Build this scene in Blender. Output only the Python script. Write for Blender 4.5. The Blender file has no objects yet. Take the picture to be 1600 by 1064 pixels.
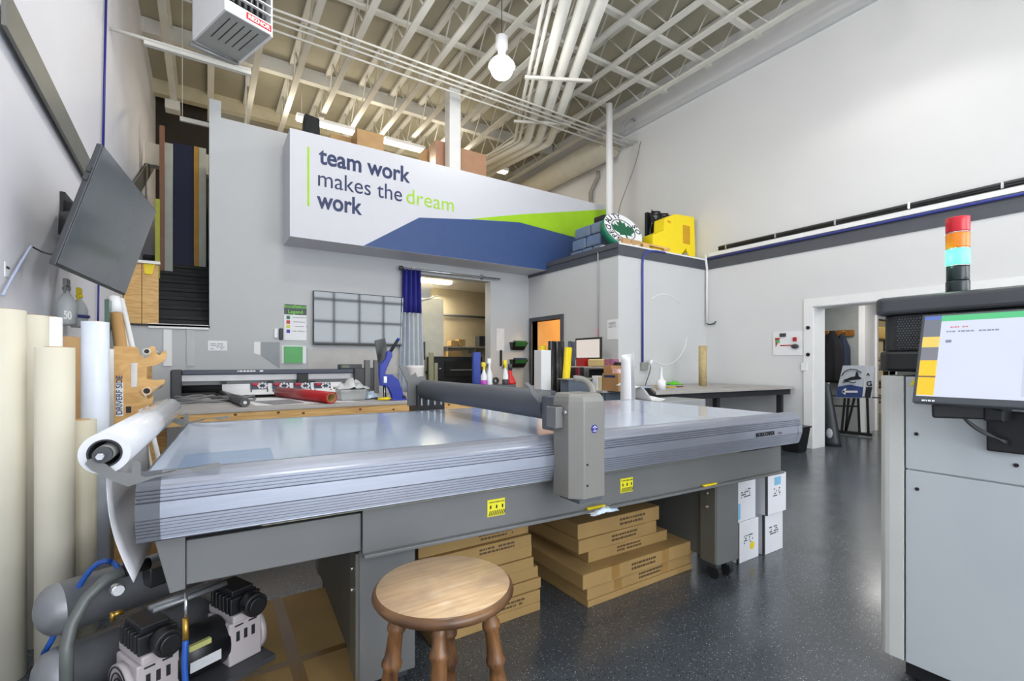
import bpy, bmesh, math, random
from mathutils import Vector, Matrix, Euler
random.seed(7)
PI = math.pi
SC = bpy.context.scene
COL = SC.collection

# ---------------------------------------------------------------- camera
CAM_H = 1.30
YAW = math.radians(33.0)
cam_d = bpy.data.cameras.new('camera'); cam = bpy.data.objects.new('camera', cam_d); COL.objects.link(cam)
cam.location = (0, 0, CAM_H); cam.rotation_euler = (PI/2, 0, -YAW)
cam_d.sensor_width = 36.0; cam_d.lens = 36.0*735.0/1600.0; cam_d.shift_y = 34.0/1600.0
cam_d.clip_start = 0.05; cam_d.clip_end = 200
SC.camera = cam
# ---------------------------------------------------------------- view, world, lights
SC.view_settings.view_transform = 'Standard'; SC.view_settings.look = 'None'
SC.view_settings.gamma = 1.0; SC.view_settings.use_curve_mapping = False
SC.view_settings.exposure = 0.12
w = bpy.data.worlds.new('world'); SC.world = w; w.use_nodes = True
w.node_tree.nodes['Background'].inputs[0].default_value = (0.86, 0.92, 1.0, 1)
w.node_tree.nodes['Background'].inputs[1].default_value = 2.0

def area(name, loc, rot, sx, sy, power, col=(1, 1, 1), spread=PI):
    d = bpy.data.lights.new(name, 'AREA'); d.shape = 'RECTANGLE'; d.size = sx; d.size_y = sy
    d.energy = power; d.color = col; d.spread = spread
    o = bpy.data.objects.new(name, d); o.location = loc; o.rotation_euler = rot; COL.objects.link(o); return o
def spot_disc(name, loc, r, power, col=(1, 1, 1)):
    d = bpy.data.lights.new(name, 'AREA'); d.shape = 'DISK'; d.size = 2*r; d.energy = power; d.color = col
    o = bpy.data.objects.new(name, d); o.location = loc; COL.objects.link(o); return o
def pointl(name, loc, r, power, col=(1, 1, 1)):
    d = bpy.data.lights.new(name, 'POINT'); d.shadow_soft_size = r; d.energy = power; d.color = col
    o = bpy.data.objects.new(name, d); o.location = loc; COL.objects.link(o); return o

# daylight through the glazed shop doors behind the camera
area('daylight_left', (0.9, -3.5, 2.1), (PI/2, 0, 0), 3.6, 3.8, 230, (0.90, 0.95, 1.0))
area('daylight_right', (5.0, -3.5, 2.1), (PI/2, 0, 0), 4.2, 3.8, 230, (0.90, 0.95, 1.0))
# high bay lamps (the lamp bodies are built with the ceiling); one is in the picture, the last is added to brighten the office and left walls
BAYS = [(3.62, 5.85, 5.75), (3.62, 1.3, 5.75), (0.8, 1.3, 5.75), (6.1, 2.2, 5.75), (1.0, -1.6, 5.75), (5.0, -1.6, 5.75), (1.15, 4.4, 5.75)]
BAY_POWER = [75, 130, 135, 70, 130, 80, 135]
for i, b in enumerate(BAYS):
    if i in (1, 3):      # these two have a deep reflector that cuts the light off above the lamp
        sl = bpy.data.lights.new('bay_light', 'SPOT'); sl.spot_size = math.radians(158); sl.spot_blend = 0.35; sl.shadow_soft_size = 0.16
        sl.energy = BAY_POWER[i]; sl.color = (1.0, 0.99, 0.95); so = bpy.data.objects.new('bay_light', sl); so.location = (b[0], b[1], b[2]-0.30); COL.objects.link(so)
    else: pointl('bay_light', (b[0], b[1], b[2]-0.30), 0.16, BAY_POWER[i], (1.0, 0.99, 0.95))
# warm tubes over the mezzanine and in the rooms behind the openings
area('mezzanine_light', (3.2, 10.2, 5.95), (0, 0, 0), 4.5, 0.3, 120, (1.0, 0.86, 0.62))
area('mezzanine_up_light', (3.2, 10.2, 6.0), (PI, 0, 0), 4.5, 0.3, 40, (1.0, 0.92, 0.76))
area('print_room_light', (3.6, 9.6, 2.82), (0, 0, 0), 1.6, 0.3, 60, (1.0, 0.93, 0.76))
area('office_light', (6.7, 6.5, 2.75), (0, 0, 0), 0.8, 0.8, 50, (1.0, 0.72, 0.38))
area('corridor_light', (9.3, 3.0, 2.7), (0, 0, 0), 1.0, 1.0, 45, (1.0, 0.97, 0.92))
area('store_light', (12.2, 4.9, 2.6), (0, 0, 0), 0.9, 0.4, 30, (1.0, 0.84, 0.55))

# ---------------------------------------------------------------- measuring aid: a direction of sight cut by a real plane
S_, C_ = math.sin(YAW), math.cos(YAW)
def at(px, py, x=None, y=None, z=None):
    u = (px-800)/735.0; v = (566-py)/735.0
    r = (S_+u*C_, C_-u*S_, v)
    t = x/r[0] if x is not None else (y/r[1] if y is not None else (z-CAM_H)/v)
    return Vector((r[0]*t, r[1]*t, CAM_H+v*t))

# ---------------------------------------------------------------- materials
def lin(c):
    return tuple(((v/255.0)/12.92 if v/255.0 <= 0.04045 else ((v/255.0+0.055)/1.055)**2.4) for v in c)
MATS = {}
def mat(name, rgb, rough=0.55, metal=0.0, var=0.06, scale=6.0, bump=0.0, bscale=80.0, emit=None, estr=0.0, alpha=1.0, trans=0.0, stretch=None, rgb2=None, coat=0.0, spec=0.5):
    if name in MATS: return MATS[name]
    m = bpy.data.materials.new(name); m.use_nodes = True; nt = m.node_tree; b = nt.nodes['Principled BSDF']
    c = lin(rgb); b.inputs['Roughness'].default_value = rough; b.inputs['Metallic'].default_value = metal
    b.inputs['Specular IOR Level'].default_value = spec
    tc = nt.nodes.new('ShaderNodeTexCoord'); mp = nt.nodes.new('ShaderNodeMapping'); nt.links.new(tc.outputs['Object'], mp.inputs[0])
    if stretch: mp.inputs['Scale'].default_value = stretch
    no = nt.nodes.new('ShaderNodeTexNoise'); no.inputs['Scale'].default_value = scale; no.inputs['Detail'].default_value = 5
    nt.links.new(mp.outputs[0], no.inputs['Vector'])
    rp = nt.nodes.new('ShaderNodeValToRGB'); rp.color_ramp.elements[0].position = 0.3; rp.color_ramp.elements[1].position = 0.7
    c2 = lin(rgb2) if rgb2 else tuple(max(0, v*(1-var*2)) for v in c)
    rp.color_ramp.elements[0].color = (*c2, 1); rp.color_ramp.elements[1].color = (*c, 1)
    nt.links.new(no.outputs['Fac'], rp.inputs[0]); nt.links.new(rp.outputs[0], b.inputs['Base Color'])
    if bump > 0:
        n2 = nt.nodes.new('ShaderNodeTexNoise'); n2.inputs['Scale'].default_value = bscale; nt.links.new(mp.outputs[0], n2.inputs['Vector'])
        bp = nt.nodes.new('ShaderNodeBump'); bp.inputs['Strength'].default_value = bump; bp.inputs['Distance'].default_value = 0.01
        nt.links.new(n2.outputs['Fac'], bp.inputs['Height']); nt.links.new(bp.outputs[0], b.inputs['Normal'])
    if emit: b.inputs['Emission Color'].default_value = (*lin(emit), 1); b.inputs['Emission Strength'].default_value = estr
    if alpha < 1: b.inputs['Alpha'].default_value = alpha
    if trans > 0: b.inputs['Transmission Weight'].default_value = trans
    if coat > 0: b.inputs['Coat Weight'].default_value = coat; b.inputs['Coat Roughness'].default_value = 0.05
    MATS[name] = m; return m

def floor_mat():
    m = bpy.data.materials.new('speckled_floor'); m.use_nodes = True; nt = m.node_tree; b = nt.nodes['Principled BSDF']
    tc = nt.nodes.new('ShaderNodeTexCoord')
    n1 = nt.nodes.new('ShaderNodeTexNoise'); n1.inputs['Scale'].default_value = 1.3; n1.inputs['Detail'].default_value = 6
    r1 = nt.nodes.new('ShaderNodeValToRGB'); r1.color_ramp.elements[0].color = (*lin((58, 63, 69)), 1); r1.color_ramp.elements[1].color = (*lin((80, 86, 92)), 1)
    nt.links.new(tc.outputs['Object'], n1.inputs['Vector']); nt.links.new(n1.outputs['Fac'], r1.inputs[0])
    def flecks(scale, thr, rgb, prev, sq):
        mp = nt.nodes.new('ShaderNodeMapping'); mp.inputs['Scale'].default_value = sq; mp.inputs['Rotation'].default_value = (0, 0, 0.6)
        nt.links.new(tc.outputs['Object'], mp.inputs[0])
        v = nt.nodes.new('ShaderNodeTexVoronoi'); v.inputs['Scale'].default_value = scale; nt.links.new(mp.outputs[0], v.inputs['Vector'])
        lt = nt.nodes.new('ShaderNodeMath'); lt.operation = 'LESS_THAN'; lt.inputs[1].default_value = thr; nt.links.new(v.outputs['Distance'], lt.inputs[0])
        sp = nt.nodes.new('ShaderNodeSeparateColor'); nt.links.new(v.outputs['Color'], sp.inputs[0])
        gt = nt.nodes.new('ShaderNodeMath'); gt.operation = 'GREATER_THAN'; gt.inputs[1].default_value = 0.45; nt.links.new(sp.outputs[0], gt.inputs[0])
        mu = nt.nodes.new('ShaderNodeMath'); mu.operation = 'MULTIPLY'; nt.links.new(lt.outputs[0], mu.inputs[0]); nt.links.new(gt.outputs[0], mu.inputs[1])
        mx = nt.nodes.new('ShaderNodeMix'); mx.data_type = 'RGBA'; nt.links.new(mu.outputs[0], mx.inputs[0])
        nt.links.new(prev, mx.inputs[6]); mx.inputs[7].default_value = (*lin(rgb), 1)
        return mx.outputs[2]
    o = flecks(60, 0.16, (200, 202, 205), r1.outputs[0], (1, 2.2, 1))
    o = flecks(95, 0.19, (128, 136, 146), o, (1.7, 1, 1))
    o = flecks(70, 0.22, (26, 30, 36), o, (1, 1.3, 1))
    nt.links.new(o, b.inputs['Base Color'])
    n3 = nt.nodes.new('ShaderNodeTexNoise'); n3.inputs['Scale'].default_value = 5; nt.links.new(tc.outputs['Object'], n3.inputs['Vector'])
    mr = nt.nodes.new('ShaderNodeMapRange'); mr.inputs['To Min'].default_value = 0.15; mr.inputs['To Max'].default_value = 0.28; b.inputs['Specular IOR Level'].default_value = 1.0
    nt.links.new(n3.outputs['Fac'], mr.inputs['Value']); nt.links.new(mr.outputs[0], b.inputs['Roughness'])
    return m

def wood_mat(name, ca, cb, sc=(1, 12, 12), scale=3.0, rough=0.5):
    if name in MATS: return MATS[name]
    m = bpy.data.materials.new(name); m.use_nodes = True; nt = m.node_tree; b = nt.nodes['Principled BSDF']
    tc = nt.nodes.new('ShaderNodeTexCoord'); mp = nt.nodes.new('ShaderNodeMapping'); mp.inputs['Scale'].default_value = sc
    nt.links.new(tc.outputs['Object'], mp.inputs[0])
    no = nt.nodes.new('ShaderNodeTexNoise'); no.inputs['Scale'].default_value = scale; no.inputs['Detail'].default_value = 8; no.inputs['Distortion'].default_value = 1.2
    nt.links.new(mp.outputs[0], no.inputs['Vector'])
    rp = nt.nodes.new('ShaderNodeValToRGB'); rp.color_ramp.elements[0].position = 0.35; rp.color_ramp.elements[1].position = 0.65
    rp.color_ramp.elements[0].color = (*lin(ca), 1); rp.color_ramp.elements[1].color = (*lin(cb), 1)
    nt.links.new(no.outputs['Fac'], rp.inputs[0]); nt.links.new(rp.outputs[0], b.inputs['Base Color'])
    b.inputs['Roughness'].default_value = rough
    MATS[name] = m; return m

WALL = mat('pale_grey_paint', (214, 214, 215), 0.6, var=0.012, scale=2, bump=0.05, bscale=60)
WALL_G = mat('mid_grey_paint', (188, 190, 192), 0.6, var=0.012, scale=2, bump=0.05, bscale=60)
WALL_C = mat('warm_white_paint', (214, 209, 198), 0.65, var=0.02, scale=2)
TRIMW = mat('white_trim_paint', (232, 232, 232), 0.45, var=0.02)
BAND = mat('charcoal_band', (78, 80, 88), 0.5, var=0.05)
STEELW = mat('white_steel', (214, 212, 204), 0.5, var=0.04, scale=3)
DECK = mat('roof_deck', (170, 165, 146), 0.7, var=0.06, scale=1.5)
BLACK = mat('black_plastic', (24, 25, 28), 0.4, var=0.1)
SOFTBLACK = mat('soft_black', (34, 35, 38), 0.75, var=0.1)
CHAR = mat('charcoal_plastic', (62, 64, 68), 0.45, var=0.06)
GREYM = mat('grey_powder_coat', (112, 113, 113), 0.38, var=0.04, scale=3)
GREYD = mat('dark_grey_powder_coat', (86, 90, 98), 0.38, var=0.04, scale=3)
ALU = mat('brushed_aluminium', (150, 155, 168), 0.36, 0.7, var=0.05, scale=4, stretch=(1, 30, 30))
CHROME = mat('bright_metal', (210, 212, 216), 0.2, 0.9)
WHITE = mat('white_plastic', (232, 233, 236), 0.4, var=0.02)
PAPER = mat('white_paper', (236, 237, 240), 0.7, var=0.02)
CREAM = mat('cream_paper', (216, 211, 194), 0.7, var=0.02)
CARD = mat('corrugated_card', (170, 138, 86), 0.8, var=0.08, scale=5, bump=0.03)
CARD_L = mat('light_card', (196, 158, 112), 0.8, var=0.06, scale=5)
TAPE = mat('brown_tape', (128, 96, 50), 0.25, var=0.06)
PINE = wood_mat('pine', (196, 150, 88), (222, 184, 120), (2, 2, 14), 2.5)
PINEX = wood_mat('pine_along', (196, 150, 88), (226, 186, 120), (1, 14, 14), 2.5)
PLY = wood_mat('plywood', (192, 146, 84), (214, 172, 108), (3, 3, 8), 2.0)
NAVY = mat('navy', (38, 56, 104), 0.55, var=0.08)
SIGNBLUE = mat('sign_blue', (50, 76, 128), 0.5, var=0.05)
LIME = mat('lime_green', (158, 205, 20), 0.5, var=0.03)
YEL = mat('yellow_plastic', (240, 214, 20), 0.4, var=0.04)
RED = mat('red_vinyl', (180, 36, 40), 0.3, var=0.05)
BLUE = mat('cobalt_blue', (28, 50, 160), 0.35, var=0.05)
INK = mat('black_ink', (30, 30, 34), 0.6)
BRASS = mat('brass', (188, 150, 70), 0.3, 0.8)
RUBBER = mat('black_rubber', (26, 27, 30), 0.7, var=0.1)
HOSE = mat('blue_hose', (30, 84, 170), 0.4)
LAMP = mat('lit_tube', (255, 250, 235), 0.5, emit=(255, 244, 214), estr=6)
LAMPW = mat('lit_globe', (255, 255, 255), 0.5, emit=(255, 252, 240), estr=14)

# ---------------------------------------------------------------- mesh builder
def wm(o):
    m = o.matrix_basis.copy() if hasattr(o, 'matrix_basis') else Matrix()
    return (wm(o.parent) @ m) if o.parent else m
def T(loc=(0, 0, 0), rz=0.0, rx=0.0, ry=0.0):
    return Matrix.Translation(Vector(loc)) @ Euler((rx, ry, rz), 'XYZ').to_matrix().to_4x4()
def frame(p, d):
    d = Vector(d).normalized(); up = Vector((0, 0, 1)) if abs(d.z) < 0.95 else Vector((1, 0, 0))
    a = up.cross(d).normalized(); b = d.cross(a).normalized()
    return a, b
class MB:
    def __init__(s, M=None): s.bm = bmesh.new(); s.M = M or Matrix()
    def _f(s, vs, smooth=False):
        try:
            f = s.bm.faces.new(vs); f.smooth = smooth
        except ValueError: pass
    def hexa(s, p):
        v = [s.bm.verts.new(q) for q in p]
        for i in ((0, 3, 2, 1), (4, 5, 6, 7), (0, 1, 5, 4), (1, 2, 6, 5), (2, 3, 7, 6), (3, 0, 4, 7)): s._f([v[j] for j in i])
        return s
    def box(s, x0, x1, y0, y1, z0, z1):
        return s.hexa([(x0, y0, z0), (x1, y0, z0), (x1, y1, z0), (x0, y1, z0), (x0, y0, z1), (x1, y0, z1), (x1, y1, z1), (x0, y1, z1)])
    def bar(s, p0, p1, w, h, up=None):
        p0 = Vector(p0); p1 = Vector(p1); d = (p1-p0).normalized()
        u = Vector(up) if up else (Vector((0, 0, 1)) if abs(d.z) < 0.95 else Vector((0, 1, 0)))
        a = d.cross(u).normalized(); b = a.cross(d).normalized()
        a *= w/2; b *= h/2
        return s.hexa([p0-a-b, p0+a-b, p1+a-b, p1-a-b, p0-a+b, p0+a+b, p1+a+b, p1-a+b])
    def tube(s, pts, r, seg=10, cap=True, closed=False):
        pts = [Vector(p) for p in pts]; n = len(pts); rings = []; prev = None
        rr = r if isinstance(r, (list, tuple)) else [r]*n
        for i, p in enumerate(pts):
            if closed: d = (pts[(i+1) % n]-pts[i-1])
            else: d = (pts[min(i+1, n-1)]-pts[max(i-1, 0)])
            d.normalize()
            if prev is None: a, b = frame(p, d)
            else:
                a = prev-d*prev.dot(d); a.normalize(); b = d.cross(a)
            prev = a
            rings.append([s.bm.verts.new(p+(a*math.cos(t)+b*math.sin(t))*rr[i]) for t in [2*PI*k/seg for k in range(seg)]])
        for i in range(n if closed else n-1):
            A, B = rings[i], rings[(i+1) % n]
            for k in range(seg): s._f([A[k], A[(k+1) % seg], B[(k+1) % seg], B[k]], True)
        if cap and not closed: s._f(list(reversed(rings[0]))); s._f(rings[-1])
        return s
    def cyl(s, p0, p1, r0, r1=None, seg=24, cap=True):
        return s.tube([p0, p1], [r0, r0 if r1 is None else r1], seg, cap)
    def hollow(s, p0, p1, ro, ri, seg=32):
        p0 = Vector(p0); p1 = Vector(p1); d = (p1-p0).normalized(); a, b = frame(p0, d); R = []
        for p in (p0, p1):
            for r in (ro, ri): R.append([s.bm.verts.new(p+(a*math.cos(t)+b*math.sin(t))*r) for t in [2*PI*k/seg for k in range(seg)]])
        o0, i0, o1, i1 = R
        for k in range(seg):
            j = (k+1) % seg
            s._f([o0[k], o0[j], o1[j], o1[k]], True); s._f([i0[j], i0[k], i1[k], i1[j]], True)
            s._f([o0[j], o0[k], i0[k], i0[j]]); s._f([o1[k], o1[j], i1[j], i1[k]])
        return s
    def lathe(s, prof, c=(0, 0, 0), M=None, seg=28):
        Mx = (M or Matrix()); c = Vector(c); rings = []
        for r, z in prof: rings.append([s.bm.verts.new(c+(Mx @ Vector((r*math.cos(2*PI*k/seg), r*math.sin(2*PI*k/seg), z)))) for k in range(seg)])
        for A, B in zip(rings, rings[1:]):
            for k in range(seg): s._f([A[k], A[(k+1) % seg], B[(k+1) % seg], B[k]], True)
        s._f(list(reversed(rings[0]))); s._f(rings[-1]); return s
    def prism(s, pts, axis, a, b):
        def P(u, v, w): return {'x': (w, u, v), 'y': (u, w, v), 'z': (u, v, w)}[axis]
        A = [s.bm.verts.new(P(u, v, a)) for u, v in pts]; B = [s.bm.verts.new(P(u, v, b)) for u, v in pts]; n = len(pts)
        s._f(A); s._f(list(reversed(B)))
        for k in range(n): s._f([A[k], B[k], B[(k+1) % n], A[(k+1) % n]])
        return s
    def poly(s, pts): s._f([s.bm.verts.new(p) for p in pts]); return s
    def sheet(s, pts, th):
        pts = [Vector(p) for p in pts]; n = (pts[1]-pts[0]).cross(pts[2]-pts[0]).normalized()*th
        A = [s.bm.verts.new(p) for p in pts]; B = [s.bm.verts.new(p+n) for p in pts]; k = len(pts)
        s._f(A); s._f(list(reversed(B)))
        for i in range(k): s._f([A[i], B[i], B[(i+1) % k], A[(i+1) % k]])
        return s
    def ball(s, c, r, sc=(1, 1, 1), seg=16, jit=0.0):
        g = bmesh.ops.create_uvsphere(s.bm, u_segments=seg, v_segments=max(6, seg//2), radius=r)
        for v in g['verts']:
            j = 1+random.uniform(-jit, jit)
            v.co = Vector((v.co.x*sc[0]*j+c[0], v.co.y*sc[1]*j+c[1], v.co.z*sc[2]*j+c[2]))
            for f in v.link_faces: f.smooth = True
        return s
    def grid(s, fn, nu, nv, th=0.0):
        g = [[s.bm.verts.new(fn(i/nu, j/nv)) for j in range(nv+1)] for i in range(nu+1)]
        for i in range(nu):
            for j in range(nv): s._f([g[i][j], g[i+1][j], g[i+1][j+1], g[i][j+1]], True)
        return s
    def build(s, name, m, parent=None, label=None, bevel=0.0, solid=0.0, subd=0, seg=2):
        if s.M != Matrix(): s.bm.transform(s.M)
        if parent is not None: s.bm.transform(wm(parent).inverted())
        bmesh.ops.recalc_face_normals(s.bm, faces=s.bm.faces[:])
        me = bpy.data.meshes.new(name); s.bm.to_mesh(me); s.bm.free()
        me.materials.append(m); o = bpy.data.objects.new(name, me); COL.objects.link(o)
        if parent is not None: o.parent = parent
        if solid: q = o.modifiers.new('solid', 'SOLIDIFY'); q.thickness = solid
        if subd: q = o.modifiers.new('subd', 'SUBSURF'); q.levels = subd; q.render_levels = subd
        if bevel: q = o.modifiers.new('bevel', 'BEVEL'); q.width = bevel; q.segments = seg; q.limit_method = 'ANGLE'
        if label: o['label'] = label
        return o
def tag(o, label, cat, group=None):
    o['label'] = label; o['category'] = cat
    if group: o['group'] = group
    return o
def thing(name, label, cat, loc=(0, 0, 0), rz=0.0, group=None):
    o = bpy.data.objects.new(name, None); o.empty_display_size = 0.05; COL.objects.link(o)
    o.location = Vector(loc); o.rotation_euler = (0, 0, rz); return tag(o, label, cat, group)
def struct(name, mb, m, bevel=0.0, parent=None):
    o = mb.build(name, m, parent, bevel=bevel)
    if parent is None: o['kind'] = 'structure'
    return o
def copy_tree(o, parent=None):
    c = o.copy(); COL.objects.link(c)
    if parent is not None: c.parent = parent
    for ch in [k for k in bpy.data.objects if k.parent == o]: copy_tree(ch, c)
    return c
def text(name, s, size, o, ux, uy, m, parent, off=0.0, label=None, align='LEFT', th=0.0015, space=1.0):
    """flat lettering standing at o, running along ux, its height along uy"""
    c = bpy.data.curves.new(name, 'FONT'); c.body = s; c.size = size; c.extrude = th; c.offset = off; c.align_x = align; c.space_character = space
    t = bpy.data.objects.new(name+'_tmp', c); COL.objects.link(t)
    me = bpy.data.meshes.new_from_object(t.evaluated_get(bpy.context.evaluated_depsgraph_get()))
    bpy.data.objects.remove(t)
    ux = Vector(ux).normalized(); uy = Vector(uy).normalized(); uz = ux.cross(uy)
    R = Matrix((ux, uy, uz)).transposed().to_4x4(); M = Matrix.Translation(Vector(o)) @ R
    if parent is not None: M = wm(parent).inverted() @ M
    me.transform(M); me.materials.clear(); me.materials.append(m)
    ob = bpy.data.objects.new(name, me); COL.objects.link(ob)
    if parent is not None: ob.parent = parent
    if label: ob['label'] = label
    return ob
def arc(c, r, a0, a1, n, ax=(1, 0, 0), ay=(0, 0, 1)):
    c = Vector(c); ax = Vector(ax); ay = Vector(ay)
    return [c+ax*(r*math.cos(a0+(a1-a0)*k/n))+ay*(r*math.sin(a0+(a1-a0)*k/n)) for k in range(n+1)]
def bez(p0, p1, p2, p3, n=14):
    p0, p1, p2, p3 = map(Vector, (p0, p1, p2, p3)); out = []
    for k in range(n+1):
        t = k/n; out.append(p0*(1-t)**3+p1*3*t*(1-t)**2+p2*3*t*t*(1-t)+p3*t**3)
    return out
def marks(mb, o, ux, uy, w, rows, h, seed=1, dens=0.8, th=0.0012, n=None):
    """unreadable small print: rows of short dashes"""
    rnd = random.Random(seed); ux = Vector(ux).normalized(); uy = Vector(uy).normalized(); n_ = ux.cross(uy)*th; o = Vector(o)
    for r in range(rows):
        x = 0.0; y = -r*h*1.9
        while x < w:
            l = rnd.uniform(0.6, 2.2)*h
            if x+l > w: break
            if rnd.random() < dens:
                p = o+ux*x+uy*y
                mb.hexa([p, p+ux*l, p+ux*l+uy*h, p+uy*h, p+n_, p+ux*l+n_, p+ux*l+uy*h+n_, p+uy*h+n_])
            x += l+h*0.45
    return mb
XL, XR, YB, YF = -0.90, 7.66, 7.73, -3.2
XU, UX, UY, UZ = Vector((1, 0, 0)), Vector((1, 0, 0)), Vector((0, 1, 0)), Vector((0, 0, 1))
# ================================================================ the setting
struct('floor', MB().box(-1.6, 14.5, -3.4, 15, -0.1, 0), floor_mat())
struct('ceiling', MB().box(-1.6, 8.2, -3.4, 15, 6.98, 7.1), DECK)
# left wall
struct('wall_left', MB().box(XL-0.25, XL, -3.4, 15, 0, 6.98), mat('cool_grey_paint', (230, 230, 238), 0.6, var=0.012, scale=2))
# wall behind the camera with two glazed doors (daylight comes in here)
b = MB()
for (x0, x1, z0, z1) in ((-0.9, -0.7, 0, 6.98), (2.5, 3.1, 0, 6.98), (6.9, 7.66, 0, 6.98), (-0.7, 2.5, 4.5, 6.98), (3.1, 6.9, 4.5, 6.98), (-0.7, 2.5, 0, 0.35), (3.1, 6.9, 0, 0.35)):
    b.box(x0, x1, -3.4, -3.2, z0, z1)
struct('wall_behind_camera', b, WALL)
for n, (x0, x1) in enumerate(((-0.7, 2.5), (3.1, 6.9))):
    b = MB()
    for k in range(6): z = 0.35+k*0.83; b.box(x0, x1, -3.36, -3.3, z-0.05, z+0.05)
    for k in range(5): x = x0+(x1-x0)*k/4; b.box(x-0.04, x+0.04, -3.36, -3.3, 0.35, 4.5)
    fr = struct('window_%d' % (n+1), b, TRIMW)
# right wall with the wide passage
OY0, OY1, OZ = 0.9, 3.47, 2.137
b = MB()
b.box(XR, XR+0.33, OY1, 15, 0, 6.98); b.box(XR, XR+0.33, -3.4, OY0, 0, 6.98); b.box(XR, XR+0.33, OY0, OY1, OZ, 6.98)
struct('wall_right', b, WALL)
b = MB(); b.box(XR-0.02, XR, OY1, OY1+0.125, 0, OZ+0.125); b.box(XR-0.02, XR, OY0-0.125, OY0, 0, OZ+0.125); b.box(XR-0.02, XR, OY0, OY1, OZ, OZ+0.125)
b.box(XR, XR+0.34, OY1-0.012, OY1, 0, OZ); b.box(XR, XR+0.34, OY0, OY1, OZ-0.012, OZ)
struct('trim_1', b, TRIMW)
struct('trim_2', MB().box(XR-0.02, XR, -3.2, 5.28, 2.985, 3.165), BAND)
struct('trim_3', MB().box(XR-0.06, XR, -3.2, 15, 6.22, 6.33), WALL_G)
# office box in the corner
BX, BY = 5.42, 5.283
DY0, DY1, DZ = 6.70, 7.60, 2.10
b = MB()
b.box(BX, BX+0.12, BY, DY0, 0, 3.12); b.box(BX, BX+0.12, DY1, YB, 0, 3.03); b.box(BX, BX+0.12, DY0, 7.08, DZ, 3.12); b.box(BX, BX+0.12, 7.08, DY1, DZ, 3.03)
b.box(BX+0.12, XR, BY, BY+0.12, 0, 3.12)
struct('wall_office', b, mat('office_grey_paint', (203, 204, 205), 0.6, var=0.012, scale=2, bump=0.05, bscale=60))
struct('ceiling_office', MB().box(BX+0.12, XR, BY+0.12, 7.08, 3.0, 3.12).box(BX+0.12, XR, 7.08, YB, 2.92, 3.03), WALL_C)
b = MB(); b.box(BX-0.02, BX, BY-0.02, 7.08, 2.985, 3.17); b.box(BX, XR, BY-0.02, BY, 2.985, 3.15); b.box(BX-0.02, BX, 7.08, YB, 2.985, 3.034)
b.box(BX-0.04, BX+0.02, BY, 7.08, 3.10, 3.18)
struct('trim_4', b, BAND)
struct('trim_5', MB().box(BX-0.01, XR, BY-0.03, BY+0.10, 3.15, 3.175), TRIMW)
# warm room seen through the office door
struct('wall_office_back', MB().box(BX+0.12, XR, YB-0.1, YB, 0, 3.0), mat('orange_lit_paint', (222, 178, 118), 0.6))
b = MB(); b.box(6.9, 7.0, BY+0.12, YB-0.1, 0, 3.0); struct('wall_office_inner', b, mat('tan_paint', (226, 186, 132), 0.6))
b = MB(); t_ = 0.075
b.box(BX-0.03, BX+0.13, DY0-t_, DY0, 0, DZ+t_); b.box(BX-0.03, BX+0.13, DY1, DY1+t_, 0, DZ+t_); b.box(BX-0.03, BX+0.13, DY0, DY1, DZ, DZ+t_)
d1 = struct('door_1', b, BAND, 0.004)
# back wall with the print room opening
OX0, OX1, OZB = 2.93, 4.53, 2.835
b = MB()
b.box(0.032, OX0, YB, YB+0.2, 0, 4.72); b.box(OX1, 6.9, YB, YB+0.2, 0, 4.5); b.box(OX0, OX1, YB, YB+0.2, OZB, 4.5)
b.box(XL, 0.032, YB, YB+0.2, 0, 1.79)
b.box(0.032, 0.17, YB-0.0, YB+0.2, 4.72, 4.95)
struct('wall_back', b, WALL_G)
struct('trim_6', MB().box(XL, 0.04, YB-0.03, YB+0.2, 1.775, 1.80), BLACK)
# print room behind
struct('floor_mezzanine', MB().box(0.032, XR, YB+0.2, 15, 2.98, 3.12), WALL_C)
struct('wall_print_room_left', MB().box(2.3, 2.45, YB+0.2, 13, 0, 2.98), WALL_C)
pw = at(704, 500, x=4.25)
struct('wall_print_room_partition', MB().box(3.02, 4.28, 9.3, 9.4, 0, 2.66), mat('pale_cream_paint', (224, 222, 208), 0.6))
struct('wall_print_room_back', MB().box(4.28, 8.5, 9.9, 10.0, 0, 2.98), mat('tan_wall_paint', (188, 172, 142), 0.6))
# stair hall
struct('wall_stair_right', MB().box(0.032, 0.17, YB+0.2, 12.4, 0, 4.72), WALL_G)
b = MB()
n = 9
for k in range(n):
    y0 = YB+0.22+k*0.26; b.box(XL+0.01, 0.03, y0, y0+0.28, 1.5+0.0, 1.80+(k+0)*0.165); b.box(XL+0.01, 0.03, y0-0.02, y0+0.01, 1.74+k*0.165, 1.80+k*0.165)
st = thing('staircase', 'black rubber staircase rising behind the pine boards on the left', 'stairs', (-0.4, YB+0.2, 1.5))
b.build('steps', mat('black_rubber_tread', (26, 30, 32), 0.6, var=0.2), st, bevel=0.008)
struct('wall_stair_back', MB().box(XL, 0.17, 12.4, 12.5, 2.9, 6.98), mat('dark_void', (52, 46, 38), 0.8))  # dark colour stands in for the unlit space past the stairs
struct('wall_mezzanine_back', MB().box(0.17, XR, 14.0, 14.1, 3.1, 6.98), mat('dim_brown_shade', (104, 92, 72), 0.8))  # gloom of the far mezzanine is put into this brown
struct('trim_7', MB().box(XL, 0.17, 10.3, 10.5, 4.75, 5.12), WALL_C)
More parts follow.
